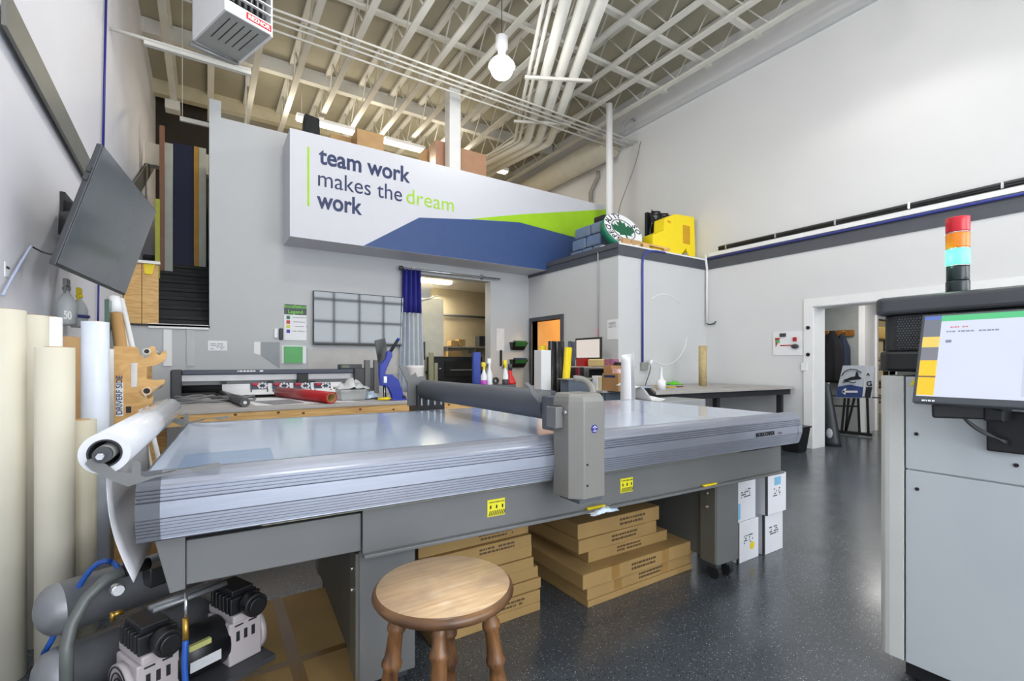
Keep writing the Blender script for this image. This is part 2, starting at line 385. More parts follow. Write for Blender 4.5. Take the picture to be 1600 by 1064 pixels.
# corridor beyond the right passage
struct('wall_corridor_far', MB().box(10.26, 10.36, 3.86, 9, 0, 2.9), mat('grey_corridor_paint', (150, 154, 152), 0.6))
b = MB(); DXA = at(1370, 560, y=3.76).x
b.box(10.26, DXA, 3.76, 3.86, 0, 2.9); b.box(DXA, DXA+0.9, 3.76, 3.86, 2.13, 2.9); b.box(DXA+0.9, 14.4, 3.76, 3.86, 0, 2.9)
struct('wall_corridor_near', b, TRIMW)
b = MB(); b.box(DXA-0.07, DXA, 3.73, 3.87, 0, 2.13); b.box(DXA-0.07, DXA+0.97, 3.73, 3.87, 2.13, 2.20); b.box(DXA+0.9, DXA+0.97, 3.73, 3.87, 0, 2.13)
struct('door_2', b, TRIMW)
struct('wall_store_back', MB().box(10.36, 14.4, 5.6, 5.7, 0, 2.9), mat('cream_store_paint', (232, 218, 170), 0.6))
struct('ceiling_corridor', MB().box(XR+0.33, 14.4, -1.0, 9, 2.9, 3.0), WALL)
struct('wall_corridor_side', MB().box(14.4, 14.5, -1, 9, 0, 2.9), WALL)
struct('wall_corridor_end', MB().box(XR+0.33, 14.4, -1.1, -1.0, 0, 2.9), WALL)
struct('baseboard_office', MB().box(BX+0.0, XR, BY-0.015, BY, 0, 0.1), CHAR)

# ---------------------------------------------------------------- team work sign box
SY = at(453, 369, z=3.037).y
X0s, X1s, Z0s, Z1s = at(453, 369, y=SY).x, 7.05, 3.037, 4.53
sg = thing('banner_bulkhead', 'long white bulkhead with team work slogan, navy and lime shapes', 'sign', (4, SY, Z0s))
b = MB(); b.box(X0s, X1s, SY, SY+0.10, Z0s, Z1s); b.box(X0s, 5.40, SY+0.1, YB, Z0s, Z0s+0.08); b.box(X0s, X0s+0.05, SY+0.1, YB, Z0s+0.08, Z1s)
b.build('panel', mat('sign_white', (202, 203, 211), 0.5, var=0.01), sg)
def sp(px, py, e=0.004): q = at(px, py, y=SY); return (q.x, q.z)
pt = [sp(568, 383), sp(655, 340), sp(740, 343), sp(812, 347.5), (X1s, 3.70), (X1s, Z0s+0.003)]
pt[0] = (pt[0][0], Z0s+0.003)
MB().prism(pt, 'y', SY-0.003, SY).build('blue_shape', SIGNBLUE, sg, 'navy blue slanted shape')
a = sp(735, 342); e1 = sp(952, 328); 
MB().prism([a, sp(812, 335), (X1s, e1[1]+0.02), (X1s, 3.70), sp(812, 347.5)], 'y', SY-0.004, SY-0.0005).build('green_shape', LIME, sg, 'lime green sliver')
q0, q1 = at(480, 229, y=SY), at(482, 322, y=SY)
MB().box(q0.x-0.0, q0.x+0.028, SY-0.004, SY, q1.z, q0.z).build('green_line', LIME, sg, 'thin lime upright line')
TXT = mat('sign_navy_text', (32, 48, 92), 0.5)
def line(s, pa, pb, zt, off, m, nm):
    # pa = left baseline pixel, pb = right end pixel, the word is set to the measured width
    A = at(*pa, y=SY); Bx = at(*pb, y=SY).x
    o = text(nm, s, 1.0, (0, 0, 0), UX, UZ, m, None, off=off/zt, th=0.002)
    xs = [v.co.x for v in o.data.vertices]; sx = (Bx-A.x)/(max(xs)-min(xs)); mn = min(xs)
    if off > 0:
        bm = bmesh.new(); bm.from_mesh(o.data); g0 = bm.verts[:]+bm.edges[:]+bm.faces[:]
        for dx, dy, dz in ((0.018, -0.0005, 0.0), (0.009, -0.001, 0.009)):
            d = bmesh.ops.duplicate(bm, geom=g0); vs = [e for e in d['geom'] if isinstance(e, bmesh.types.BMVert)]
            for v in vs: v.co += Vector((dx, dy, dz))
        bm.to_mesh(o.data); bm.free()
    Mx = wm(sg).inverted() @ Matrix.Translation((A.x-mn*sx, SY-0.003, A.z)) @ Matrix.Diagonal((sx, 1, zt, 1)); o.data.transform(Mx); o.parent = sg
    return o
o = line('team work', (498, 255), (640, 283), 0.345, 0.005, TXT, 'lettering')
o = line('makes the', (497, 290), (628, 312), 0.335, 0.0, TXT, 'lettering')
o = line('dream', (635, 317), (709, 328), 0.335, -0.001, LIME, 'lettering')
o = line('work', (495, 324), (565, 334), 0.345, 0.005, TXT, 'lettering')

# ---------------------------------------------------------------- roof steel
JG = 'white open-web roof joists'
JZ = 6.36
def joist(x, y0, y1, lab):
    r = thing('roof_joist', lab, 'joist', (x, y0, JZ), 0, JG)
    MB().box(x-0.05, x+0.05, y0, y1, JZ, JZ+0.035).build('bottom_chord', STEELW, r)
    MB().box(x-0.05, x+0.05, y0, y1, JZ+0.54, JZ+0.60).build('top_chord', STEELW, r)
    b = MB(); y = y0+0.2; k = 0
    while y < y1-0.8:
        b.tube([(x, y, JZ+0.03), (x, y+0.42, JZ+0.56), (x, y+0.84, JZ+0.03)], 0.014, 6)
        y += 0.84
    b.build('web', STEELW, r); return r
JL = iter(('first from the left wall', 'second from the left wall', 'third from the left wall', 'fourth from the left wall', 'fifth from the left wall', 'sixth from the left wall', 'seventh, in the middle of the thirteen', 'sixth from the right wall', 'fifth from the right wall', 'fourth from the right wall', 'third from the right wall', 'second from the right wall', 'first from the right wall'))
for k in (-0.105, 0.013, 0.141, 0.268, 0.395, 0.52, 0.647, 0.772, 0.9, 1.025, 1.151, 1.277, 1.403):
    joist(k*(JZ-CAM_H), -3.1, 11.76, 'white open-web roof joist, '+next(JL))
# cross bridging between the joists
BG = 'white bridging angles between the joists'
for i, (px, py) in enumerate(((638, 39), (1021, 54), (1105, 2), (957, 105))):
    q = at(px, py, z=6.9 if i == 0 else 6.5)
    tag(MB().box(-0.5, 7.4, q.y-0.045, q.y+0.045, q.z-0.03, q.z+0.03).build('joist_bridging', STEELW), 'white steel bridging bar crossing the joists, '+('farthest of the four, high between them', 'second nearest of the four', 'nearest of the four', 'third nearest, beside the round column')[i], 'beam', BG)
q = at(300, 140, z=6.6)
tag(MB().box(XL, XR, 11.77, 11.95, 6.70, 6.98).build('roof_beam', mat('cream_steel', (206, 198, 170), 0.5)), 'deep cream roof beam across the far end of the joists', 'beam')
tag(MB().box(XL, 7.6, 9.75, 9.88, 6.72, 6.97).build('roof_beam', STEELW), 'shallow white beam between the joist tops above the mezzanine', 'beam')
# four thin pipes strung across
for i, (px, py) in enumerate(((995, 222), (987, 226), (985, 230), (972, 236))):
    q = at(px, py, x=XR-0.02); y = (6.92, 7.05, 7.17, 7.36)[i]
    tag(MB().cyl((XL, y, 5.96), (XR, y, 5.96), 0.017, seg=8).build('conduit_pipe', STEELW), ('topmost in the photo of the four thin pipes below the joists', 'second from the top of the four thin pipes below the joists', 'third from the top of the four thin pipes below the joists', 'lowest in the photo of the four thin pipes below the joists')[i], 'pipe', 'four thin pipes below the joists')
b = MB()
for x in (1.9, 3.05, 3.9, 5.6): b.tube(bez((x, 7.1, 5.99), (x+0.1, 7.1, 5.99), (x+0.3, 7.1, 5.97), (x+0.5, 7.1, 5.98)), 0.022, 6)
# diagonal duct bundle
ZD = 6.09
def dp(px, py): q = at(px, py, z=ZD); return q
DG = 'fat white pipes in the overhead bundle'
A0, A1 = at(925, -40, z=ZD), at(843, 215, z=ZD)
dv = (A1-A0).normalized(); nv = Vector((dv.y, -dv.x, 0))
for i, (o_, r_) in enumerate(((-0.52, 0.03), (-0.42, 0.03), (-0.24, 0.085), (0.0, 0.085), (0.24, 0.085))):
    p0 = A0-dv*1.0+nv*o_; p1 = A1+nv*o_; 
    c1 = p1+dv*0.18; p2 = c1+Vector((-0.12, 0.9, 0)).normalized()*(0.2); p3 = p2+Vector((-0.25, 1.9, 0))
    fat = i > 1
    tag(MB().tube([p0]+bez(p1, c1, c1, p2, 6)+[p3], r_, 14).build('overhead_pipe', STEELW),
        ('leftmost slim white pipe of the diagonal bundle overhead', 'slim white pipe next to the fat ones in the diagonal bundle', 'left fat white pipe of the diagonal bundle overhead', 'middle fat white pipe of the diagonal bundle overhead', 'right fat white pipe of the diagonal bundle overhead')[i], 'pipe', DG if fat else 'slim pipes in the overhead bundle')
SG = 'strut channels under the pipe bundle'
for si, (px, py) in enumerate(((878, 124), (852, 192))):
    c = at(px, py, z=ZD-0.11); tag(MB().bar(c-nv*0.62, c+nv*0.5, 0.045, 0.045).build('strut_channel', STEELW), ('short white strut channel under the diagonal pipes, nearer and higher in the photo', 'short white strut channel under the diagonal pipes, where they start to bend')[si], 'channel', SG)
# columns
q = at(708, 262, y=7.95)
c = thing('steel_column', 'square white steel column behind the slogan bulkhead', 'column', (q.x, 7.95, 3.1))
MB().box(q.x-0.115, q.x+0.115, 7.85, 8.08, 3.12, 6.36).build('shaft', TRIMW, c, bevel=0.02)
q = at(952, 300, y=6.7)
c = thing('round_column', 'round white steel column rising behind the green ring sign', 'column', (q.x, 6.7, 3.12))
MB().cyl((q.x, 6.7, 3.12), (q.x, 6.7, 6.36), 0.065, seg=20).build('shaft', TRIMW, c)
MB().cyl((q.x+0.10, 6.74, 3.12), (q.x+0.10, 6.74, 5.55), 0.035, seg=14).build('side_pipe', TRIMW, c)
# rain pipe on the far right wall
P0 = at(938, 318, x=XR-0.06)
tag(MB().tube([(XR-0.06, 8.3, 3.9), (XR-0.06, 8.3, 5.3), (XR-0.06, 8.05, 5.6), (XR-0.06, 8.05, 5.72)], 0.045, 12).build('drain_pipe', mat('grey_pipe', (150, 142, 132), 0.5)), 'grey drain pipe with an offset bend on the right wall above the bulkhead', 'pipe')
# big round duct along the far right wall
tag(MB().cyl((7.35, 7.4, 6.0), (7.35, 13.9, 6.0), 0.26, seg=28).build('round_duct', mat('beige_duct', (186, 178, 158), 0.6)), 'large beige round duct along the right wall over the mezzanine', 'duct')
# lamps
for i, bpos in enumerate(BAYS):
    x, y, z = bpos
    r = thing('high_bay_lamp', ('lit round high bay lamp hanging in the middle of the ceiling' if i == 0 else 'high bay lamp with %s beyond the picture edge' % ('', 'a deep reflector over the machine', 'a shallow reflector by the left wall', 'a deep reflector by the right wall', 'a shallow reflector over the left glazed door', 'a shallow reflector over the right glazed door', 'a shallow reflector, added before the heater to brighten the walls,')[i]), 'lamp', (x, y, z), 0, None if i == 0 else 'high bay lamps outside the frame')
    MB().lathe([(0.055, 0.0), (0.06, 0.12), (0.09, 0.14), (0.09, 0.30), (0.03, 0.34)], (x, y, z)).build('ballast', WHITE, r)
    b = MB(); b.lathe([(0.06, 0.0), (0.13, -0.03), (0.19, -0.10), (0.20, -0.13), (0.185, -0.13), (0.12, -0.06), (0.05, -0.03)], (x, y, z)); b.build('reflector', mat('clear_reflector', (236, 238, 240), 0.2, alpha=0.75), r)
    MB().ball((x, y, z-0.16), 0.165, (1, 1, 0.9), 24).build('bulb', LAMPW, r)
    MB().cyl((x, y, z+0.33), (x, y, 6.95), 0.006, seg=6).build('cord', BLACK, r)
for i, (pa, pb) in enumerate((((463, 182), (553, 206)), ((600, 217), (662, 234)), ((765, 256), (792, 270)))):
    a = at(*pa, y=10.2); c = at(*pb, y=10.2); z = 6.12
    r = thing('tube_lamp', ('lit tube lamp above the mezzanine, leftmost in its row', 'lit tube lamp above the mezzanine, middle of its row', 'lit tube lamp above the mezzanine, right of the square column')[i], 'lamp', ((a.x+c.x)/2, 10.2, z), 0, 'tube lamps above the mezzanine')
    MB().box(a.x, c.x, 10.10, 10.30, z+0.05, z+0.12).build('housing', WHITE, r)
    b = MB()
    for yy in (10.15, 10.25): b.cyl((a.x+0.02, yy, z+0.03), (c.x-0.02, yy, z+0.03), 0.02, seg=10)
    b.build('tubes', LAMP, r)
    for xx in (a.x+0.1, c.x-0.1): MB().cyl((xx, 10.2, z+0.12), (xx, 10.2, 6.98), 0.006, seg=6).build('hanger_rod', STEELW, r)
r = thing('ceiling_lamp', 'lit wraparound tube lamp on the ceiling of the print room', 'lamp', (3.6, 9.0, 2.9))
qa, qb = at(640, 437, y=8.9), at(705, 443, y=8.9)
MB().box(qa.x-0.3, qb.x, 8.84, 9.02, qb.z-0.02, qb.z+0.03).build('diffuser', LAMP, r, bevel=0.015)
MB().box(qa.x-0.3, qb.x, 8.86, 9.0, qb.z+0.03, 2.98).build('housing', WHITE, r)
# unit heater
hc = at(364, 45, z=5.05)
ang = math.radians(0)
r = thing('unit_heater', 'white suspended gas unit heater with a red name plate', 'heater', (hc.x, hc.y, 5.05))
c0, c1, c2, c3 = [at(p[0], p[1], z=5.05) for p in ((351, 14), (426, 56), (374, 99), (303, 65))]
HM = T((c0.x, c0.y, 5.05), math.atan2(c1.y-c0.y, c1.x-c0.x)); W_, D_, H_ = 0.51, 0.85, 0.72
b = MB(HM); b.box(0, 0.02, 0, D_, 0.0, H_).box(W_-0.02, W_, 0, D_, -0.02, H_).box(0, W_, D_-0.02, D_, 0, H_).box(0, W_, 0, D_, H_-0.02, H_).box(0.02, W_-0.02, 0.0, 0.02, 0, 0.12).box(0.02, W_-0.02, 0.0, 0.02, H_-0.06, H_)
b.build('casing', WHITE, r)
MB(HM).box(0.02, W_-0.02, 0.02, D_-0.03, 0, 0.02).build('bottom_pan', mat('pan_grey', (168, 170, 166), 0.5), r, 'grey bottom pan with slots')
b = MB(HM)
for k in range(5): b.box(0.09+k*0.075, 0.10+k*0.075, 0.10, 0.58, -0.003, 0.001)
b.build('slots', INK, r)
b = MB(HM)
for k in range(5): b.bar((0.02, -0.01, 0.20+k*0.1), (W_-0.02, -0.01, 0.20+k*0.1), 0.035, 0.012)
b.build('louvre', WHITE, r)
b = MB(HM)
for k in range(7): b.cyl((0.06+k*0.065, 0.10, 0.14), (0.06+k*0.065, 0.10, H_-0.05), 0.022, seg=8)
b.build('heat_tubes', mat('dull_steel', (96, 98, 100), 0.4, 0.6), r)
MB(HM).box(0.04, W_-0.04, 0.2, 0.25, 0.1, H_-0.05).build('inner_panel', INK, r)
np_ = MB(HM).box(0.22, 0.49, -0.008, 0.0, 0.03, 0.10).build('name_plate', mat('plate_red', (196, 40, 52), 0.4), r)
vx = HM.to_3x3() @ Vector((1, 0, 0)); p = HM @ Vector((0.235, -0.010, 0.042))
text('lettering', 'REZNOR', 0.06, p, vx, UZ, WHITE, np_, off=0.002)
b = MB(HM); b.cyl((-0.02, D_+0.02, -0.03), (0.5, D_-0.02, -0.03), 0.03, seg=10)
b.build('gas_valve', mat('zinc', (150, 152, 150), 0.4, 0.5), r)
for (xx, yy) in ((0.02, 0.02), (W_-0.02, 0.02), (0.02, D_-0.02), (W_-0.02, D_-0.02)):
    MB(HM).cyl((xx, yy, H_), (xx, yy, 1.9), 0.008, seg=6).build('hanger_rod', STEELW, r)
# pipe that runs from the wall to the heater
qa = at(190, 30, x=XL+0.02); qb = at(300, 78, z=5.0)
tag(MB().cyl((XL, qb.y+0.06, 5.0), (qb.x+0.62, qb.y+0.06, 5.0), 0.02, seg=10).build('gas_pipe', STEELW), 'thin white gas pipe from the left wall to the heater', 'pipe')
tag(MB().box(XL+0.30, qb.x+0.62, qb.y+0.05, qb.y+0.11, 4.94, 4.981).build('pipe_bracket', STEELW), 'white channel bracket under the heater gas pipe', 'bracket')
qa = at(480, 1, z=5.9)
# far strut channel over the stairs
qa, qb = at(281, 182, y=8.4), at(390, 214, y=8.4)
r = thing('strut_channel', 'white strut channel hung on rods above the stair opening', 'channel', (qa.x, 8.4, qa.z))
MB().box(qa.x, qb.x, 8.38, 8.42, qa.z-0.06, qa.z).build('channel', STEELW, r)
for xx in (qa.x+0.03, qb.x-0.05): MB().cyl((xx, 8.4, qa.z), (xx, 8.4, 6.98), 0.006, seg=6).build('hanger_rod', STEELW, r)
q = at(270, 168, z=6.26)
tag(MB().box(q.x-0.12, q.x+0.12, q.y-.12, q.y+.12, 6.18, 6.359).build('junction_box', STEELW, bevel=0.01), 'square white junction box high at the stair top', 'electrical box')
# wall braces
def wallbar(pa, pb, w_, nm, lab):
    a = at(*pa, x=XL+0.03); b_ = at(*pb, x=XL+0.03)
    tag(MB().bar(a, b_, 0.02, w_, up=(1, 0, 0)).build(nm, mat('grey_flat_bar', (112, 112, 106), 0.5), bevel=0.002), lab, 'brace')
def bracebar(pa, pb, w_, lab):
    a = at(*pa, x=XL+0.03); b_ = at(*pb, x=XL+0.03); d = (b_-a).normalized(); n_ = Vector((1, 0, 0)).cross(d)*w_/2; e = Vector((0.02, 0, 0))
    MBx = MB().hexa([a-n_, a+n_, b_+n_, b_-n_, a-n_+e, a+n_+e, b_+n_+e, b_-n_+e])
    tag(MBx.build('wall_brace', mat('grey_flat_bar', (116, 116, 110), 0.5)), lab, 'brace')
bracebar((2, 8), (185, 360), 0.20, 'long grey flat brace bar running down the left wall behind the tilted screen')
bracebar((248, 238), (150, 392), 0.26, 'short grey flat brace bar rising right from behind the tilted screen')
# blue cable at the wall
tag(MB().tube([at(166, -20, x=XL+0.02), at(161, 235, x=XL+0.02)], 0.011, 8).build('blue_cable', mat('deep_blue_cable', (30, 36, 130), 0.4)), 'blue cable running straight down the left wall to the tilted screen', 'cable')
b = MB(); b.tube([at(154, 440, x=XL+0.02), at(153, 520, x=XL+0.02)], 0.008, 8)
tag(b.build('blue_cable', MATS['deep_blue_cable']), 'short blue cable on the left wall below the tilted screen', 'cable')
# upright boards behind at the stair head
def upboard(px0, px1, py0, py1, y, m, nm, lab, cat='board', th=0.05):
    a = at(px0, py0, y=y); c = at(px1, py1, y=y); kk = int((y+.0-7.95)//0.26); c.z = 1.801+kk*0.165+(0.165 if (y+th-7.95)//0.26 > kk else 0)
    return tag(MB().box(a.x, c.x, y, y+th, max(c.z, 0.0), a.z).build(nm, m, bevel=0.004), lab, cat)
upboard(270, 307, 222, 392, 9.95, mat('deep_navy_sheet', (28, 34, 72), 0.6), 'navy_sheet', 'tall navy sheet standing at the head of the stairs', 'sheet')
upboard(303, 311, 228, 392, 9.90, mat('amber_board', (214, 164, 60), 0.5), 'amber_board', 'narrow amber board right of the tall navy sheet')
upboard(311, 322, 230, 393, 9.86, mat('pale_green_board', (206, 212, 200), 0.5), 'pale_board', 'narrow pale board at the right edge of the stair head')
upboard(257, 270, 222, 388, 9.70, mat('pale_green_board', (206, 212, 200), 0.5), 'pale_board', 'narrow pale board left of the tall navy sheet')
upboard(249, 257, 195, 388, 9.6, mat('copper_brown', (150, 104, 80), 0.5), 'brown_strip', 'thin brown upright strip at the left of the stair head', 'strip')
upboard(242, 250, 310, 388, 9.3, mat('lime_strip', (188, 190, 60), 0.5), 'lime_strip', 'yellow-green strip leaning low at the left of the stair head', 'strip', 0.02)
# pine boards in front of the stairs
a, c = at(199, 410, y=YB+0.05), at(222, 504, y=YB+0.05); a2 = at(248, 410, y=YB+0.05)
for i, (x0, x1) in enumerate(((XL+0.01, c.x-0.004), (c.x+0.002, a2.x))):
    tag(MB().box(x0, x1, YB+0.03, YB+0.07, 1.80, a.z).build('pine_board', PINE, bevel=0.003), ('left of two pine boards blocking the stair beside the wall', 'right of two pine boards blocking the stair, beside the black steps')[i], 'board', 'pine boards by the stairs')
q = at(218, 407, y=YB+0.0)
tag(MB().box(q.x-0.2, a2.x+0.02, YB-0.03, YB+0.08, a.z, a.z+0.035).build('ledge_board', TRIMW), 'white ledge strip lying on top of the pine boards', 'board')
q = at(233, 418, y=YB+0.0)
tag(MB().hexa([(q.x-0.05, YB+0.015, q.z-0.08), (q.x+0.03, YB+0.015, q.z-0.09), (q.x+0.03, YB+0.025, q.z-0.09), (q.x-0.05, YB+0.025, q.z-0.08), (q.x-0.06, YB+0.015, q.z+0.06), (q.x+0.06, YB+0.015, q.z+0.05), (q.x+0.06, YB+0.025, q.z+0.05), (q.x-0.06, YB+0.025, q.z+0.06)]).build('yellow_ticket', YEL), 'small yellow ticket stuck on the right pine board', 'note')
# strips hanging on the back wall under the stair landing
a, c = at(232, 508, y=YB-0.02), at(326, 514, y=YB-0.02)
tag(MB().box(a.x, c.x, YB-0.03, YB, c.z-0.01, c.z+0.05).build('wall_rail', TRIMW), 'white horizontal rail under the stair landing', 'rail')
for i, px in enumerate((262, 298)):
    q = at(px, 515, y=YB-0.01)
    tag(MB().box(q.x-0.045, q.x+0.045, YB-0.018, YB, 1.25, q.z).build('wall_strip', (TRIMW, mat('punched_strip', (196, 196, 198), 0.5))[i]), ('plain white upright strip below the landing rail, the left one', 'punched grey upright strip below the landing rail, the right one')[i], 'strip')
q = at(340, 541, y=YB-0.005)
nt_ = thing('notice_card', 'small white printed notice on the wall below the stair landing', 'notice', (q.x, YB, q.z))
a, c = at(325, 532, y=YB-0.004), at(355, 548, y=YB-0.004)
MB().box(a.x, c.x, YB-0.006, YB, c.z, a.z).build('card', PAPER, nt_)
marks(MB(), (a.x+0.03, YB-0.006, a.z-0.05), UX, UZ, c.x-a.x-0.06, 4, 0.012, 3).build('print', mat('grey_print', (150, 150, 156), 0.6), nt_)
# paint patches
a, c = at(397, 534, y=YB-0.002), at(437, 534, y=YB-0.002); c2_ = at(437, 576, y=YB-0.002); a2_ = at(407, 555, y=YB-0.002)
tag(MB().prism([(at(407, 534, y=YB).x, a.z), (c.x, a.z), (c.x, c2_.z), (a2_.x, a2_.z)], 'y', YB-0.004, YB).build('grey_wall_panel', mat('slate_patch', (150, 155, 160), 0.5)), 'slate grey angular panel on the back wall left of the green clipboard', 'panel')
tag(MB().prism([(a.x, a.z), (at(407, 534, y=YB).x, a.z), (a2_.x, a2_.z), (a.x, a2_.z+0.03)], 'y', YB-0.003, YB).build('white_wall_panel', TRIMW), 'narrow white panel left of the slate grey angular panel', 'panel')
# legend poster
a, c = at(444, 475, y=YB-0.006), at(479, 532, y=YB-0.006)
r = thing('legend_poster', 'Installation Legend poster with four colour squares beside the big screen', 'poster', (a.x, YB, c.z))
MB().box(a.x, c.x, YB-0.008, YB, c.z, a.z).build('sheet', PAPER, r)
h = at(444, 491, y=YB).z
MB().box(a.x, c.x, YB-0.010, YB-0.007, h, a.z).build('header', mat('poster_dark', (70, 78, 80), 0.5), r)
text('lettering', 'Installation', 0.072, ((a.x+c.x)/2, YB-0.011, h+0.10), UX, UZ, mat('poster_green', (120, 210, 60), 0.5), r, off=0.001, align='CENTER')
text('lettering', 'Legend', 0.072, ((a.x+c.x)/2, YB-0.011, h+0.02), UX, UZ, MATS['poster_green'], r, off=0.001, align='CENTER')
for i, (pyc, cc) in enumerate(((496, (40, 120, 80)), (503, (200, 50, 50)), (510, (206, 210, 70)), (517.5, (40, 60, 160)))):
    z = at(448, pyc, y=YB).z
    MB().box(a.x+0.03, a.x+0.08, YB-0.010, YB-0.007, z-0.026, z+0.026).build('colour_square', mat('legend_%d' % i, cc, 0.5), r)
    marks(MB(), (a.x+0.11, YB-0.009, z), UX, UZ, 0.22, 1, 0.012, i).build('print', mat('grey_print', (150, 150, 156), 0.6), r)
# small devices beside it
q = at(431, 521, y=YB)
tag(MB().box(q.x-0.025, q.x+0.025, YB-0.03, YB, q.z-0.07, q.z+0.07).build('thermostat', WHITE, bevel=0.008), 'small white thermostat left of the black remote holder', 'thermostat')
q = at(439, 522, y=YB)
tag(MB().box(q.x-0.025, q.x+0.025, YB-0.04, YB, q.z-0.085, q.z+0.085).build('remote_control', BLACK, bevel=0.01), 'small black remote in a holder left of the legend poster', 'remote')
# clipboard
a, c = at(444, 541, y=YB-0.03), at(473, 567, y=YB-0.03)
r = thing('green_clipboard', 'green sheet on a clipboard below the legend poster', 'clipboard', (a.x, YB, c.z))
MB().box(a.x, c.x, YB-0.035, YB-0.01, c.z, a.z).build('board', mat('leaf_green', (96, 178, 106), 0.5), r)
MB().box(a.x-0.03, c.x+0.05, YB-0.01, YB, c.z-0.01, a.z+0.01).build('backing', WHITE, r)
# big screen on the back wall
a, c = at(489.5, 453.5, y=YB-0.07), at(632.5, 541, y=YB-0.07)
r = thing('wall_television', 'wide dark television on the back wall reflecting the shop windows', 'television', ((a.x+c.x)/2, YB, c.z))
MB().box(a.x, c.x, YB-0.07, YB-0.02, c.z, a.z).build('casing', BLACK, r, bevel=0.004)
MB().box(a.x+0.012, c.x-0.012, YB-0.073, YB-0.069, c.z+0.03, a.z-0.012).build('screen', mat('gloss_screen', (66, 76, 84), 0.04, var=0.05, spec=0.8), r)
MB().box(a.x+0.3, c.x-0.3, YB-0.02, YB, c.z+0.2, a.z-0.2).build('mount', BLACK, r)
# pegboard strip below the big screen
a, c = at(481, 545, y=YB-0.01), at(628, 600, y=YB-0.01)
tag(MB().box(a.x, 2.85, YB-0.012, YB, 1.1, a.z).build('backing_panel', mat('backing_grey', (192, 190, 188), 0.6)), 'light grey backing panel screwed to the wall under the big television', 'panel')
# tilted screen on the left
def tv_matrix(c, yaw, tilt, roll):
    n = Vector((math.cos(yaw), math.sin(yaw), 0)); u = Vector((-math.sin(yaw), math.cos(yaw), 0)); v = Vector((0, 0, 1))
    n2 = n*math.cos(tilt)-v*math.sin(tilt); v2 = v*math.cos(tilt)+n*math.sin(tilt)
    u3 = u*math.cos(roll)+v2*math.sin(roll); v3 = v2*math.cos(roll)-u*math.sin(roll)
    M = Matrix((u3, v3, n2)).transposed().to_4x4(); return Matrix.Translation(c) @ M
TM = tv_matrix(Vector((-0.515, 4.16, 2.181)), -0.114, 0.284, 0.0)
r = thing('tilted_television', 'tilted grey television on a black arm from the left wall', 'television', (XL, 4.1, 2.1))
b = MB(TM); b.box(-0.65, 0.65, -0.366, 0.366, -0.035, -0.004); b.box(-0.5, 0.5, -0.33, 0.1, -0.07, -0.035); b.build('casing', CHAR, r, bevel=0.006)
MB(TM).box(-0.64, 0.64, -0.35, 0.356, -0.004, 0.0).build('screen', mat('grey_screen', (92, 98, 104), 0.16, var=0.03, spec=0.8), r)
b = MB(TM); b.box(-0.26, -0.22, -0.22, 0.24, -0.10, -0.07); b.box(0.22, 0.26, -0.22, 0.24, -0.10, -0.07); b.box(-0.26, 0.26, -0.02, 0.02, -0.11, -0.09)
b.build('rear_bracket', BLACK, r)
p = TM @ Vector((0, 0, -0.1))
b = MB(); b.box(XL, XL+0.03, 4.68, 4.95, 2.05, 2.55); b.bar((XL+0.03, 4.7, 2.45), (p.x, p.y+0.25, p.z+0.12), 0.04, 0.08); b.bar((XL+0.03, 4.7, 2.2), (p.x, p.y+0.25, p.z-0.08), 0.04, 0.08); b.bar((XL+0.03, 4.62, 2.3), (p.x-.02, p.y-0.1, p.z), 0.05, 0.16); b.build('wall_arm', BLACK, r)
for v in (0.04, 0.09):
    b = MB(TM); b.box(-0.668, -0.65, v+0.1, v+0.13, -0.03, -0.01); b.build('button', CHAR, r)
# cable from the wall to the tv
tag(MB().tube(bez(at(4, 462, x=XL+0.02), at(20, 430, x=XL+0.03), at(48, 384, x=XL+0.03), at(49, 385, x=XL+0.03)), 0.007, 8).build('white_cable', mat('pale_blue_cable', (186, 196, 224), 0.5)), 'pale cable running down the left wall to a small white tag', 'cable')
tag(MB().tube(bez(at(49, 385, x=XL+0.03), at(60, 390, x=XL+0.06), at(72, 400, x=XL+0.1), at(92, 397, x=XL+0.2)), 0.005, 8).build('black_cable', BLACK), 'thin black cable from the wall into the tilted television', 'cable')
q = at(12, 420, x=XL+0.005)
r = thing('cable_tag', 'small white tag with marker scribble on the left wall', 'tag', (q.x, q.y, q.z))
MB().box(XL, XL+0.004, q.y-0.03, q.y+0.035, q.z-0.045, q.z+0.035).build('card', PAPER, r)
marks(MB(), (XL+0.005, q.y-0.02, q.z), UY, UZ, 0.05, 1, 0.012, 4).build('print', INK, r)
# spray bottles hanging at the left wall
def spray(px, py0, py1, x, body, headm, lab, nm='spray_bottle', ink=None):
    a = at(px, py0, x=x); c = at(px, py1, x=x); h = a.z-c.z; r_ = h*0.17
    r = thing(nm, lab, 'spray bottle', (a.x, a.y, c.z))
    MB().lathe([(r_*0.9, 0), (r_, h*0.05), (r_, h*0.45), (r_*0.75, h*0.58), (r_*0.35, h*0.70), (r_*0.33, h*0.76)], (a.x, a.y, c.z)).build('bottle', body, r)
    b = MB(); b.cyl((a.x, a.y, c.z+h*0.75), (a.x, a.y, c.z+h*0.84), r_*0.42, seg=14); b.box(a.x-r_*0.25, a.x+r_*0.25, a.y-r_*0.8, a.y+r_*0.7, c.z+h*0.84, c.z+h)
    b.build('spray_head', headm, r, bevel=r_*0.1)
    MB().bar((a.x, a.y-r_*0.6, c.z+h*0.86), (a.x, a.y-r_*0.95, c.z+h*0.68), r_*0.2, r_*0.2).build('trigger', headm, r)
    if ink: MB().tube([(a.x+r_*1.01*math.cos(t), a.y+r_*1.01*math.sin(t), c.z+h*0.28) for t in [-2.2+0.2*k for k in range(12)]], h*0.045, 6).build('bottle_label', ink, r)
    return r
BOT = mat('cloudy_bottle', (196, 200, 202), 0.35, alpha=0.85)
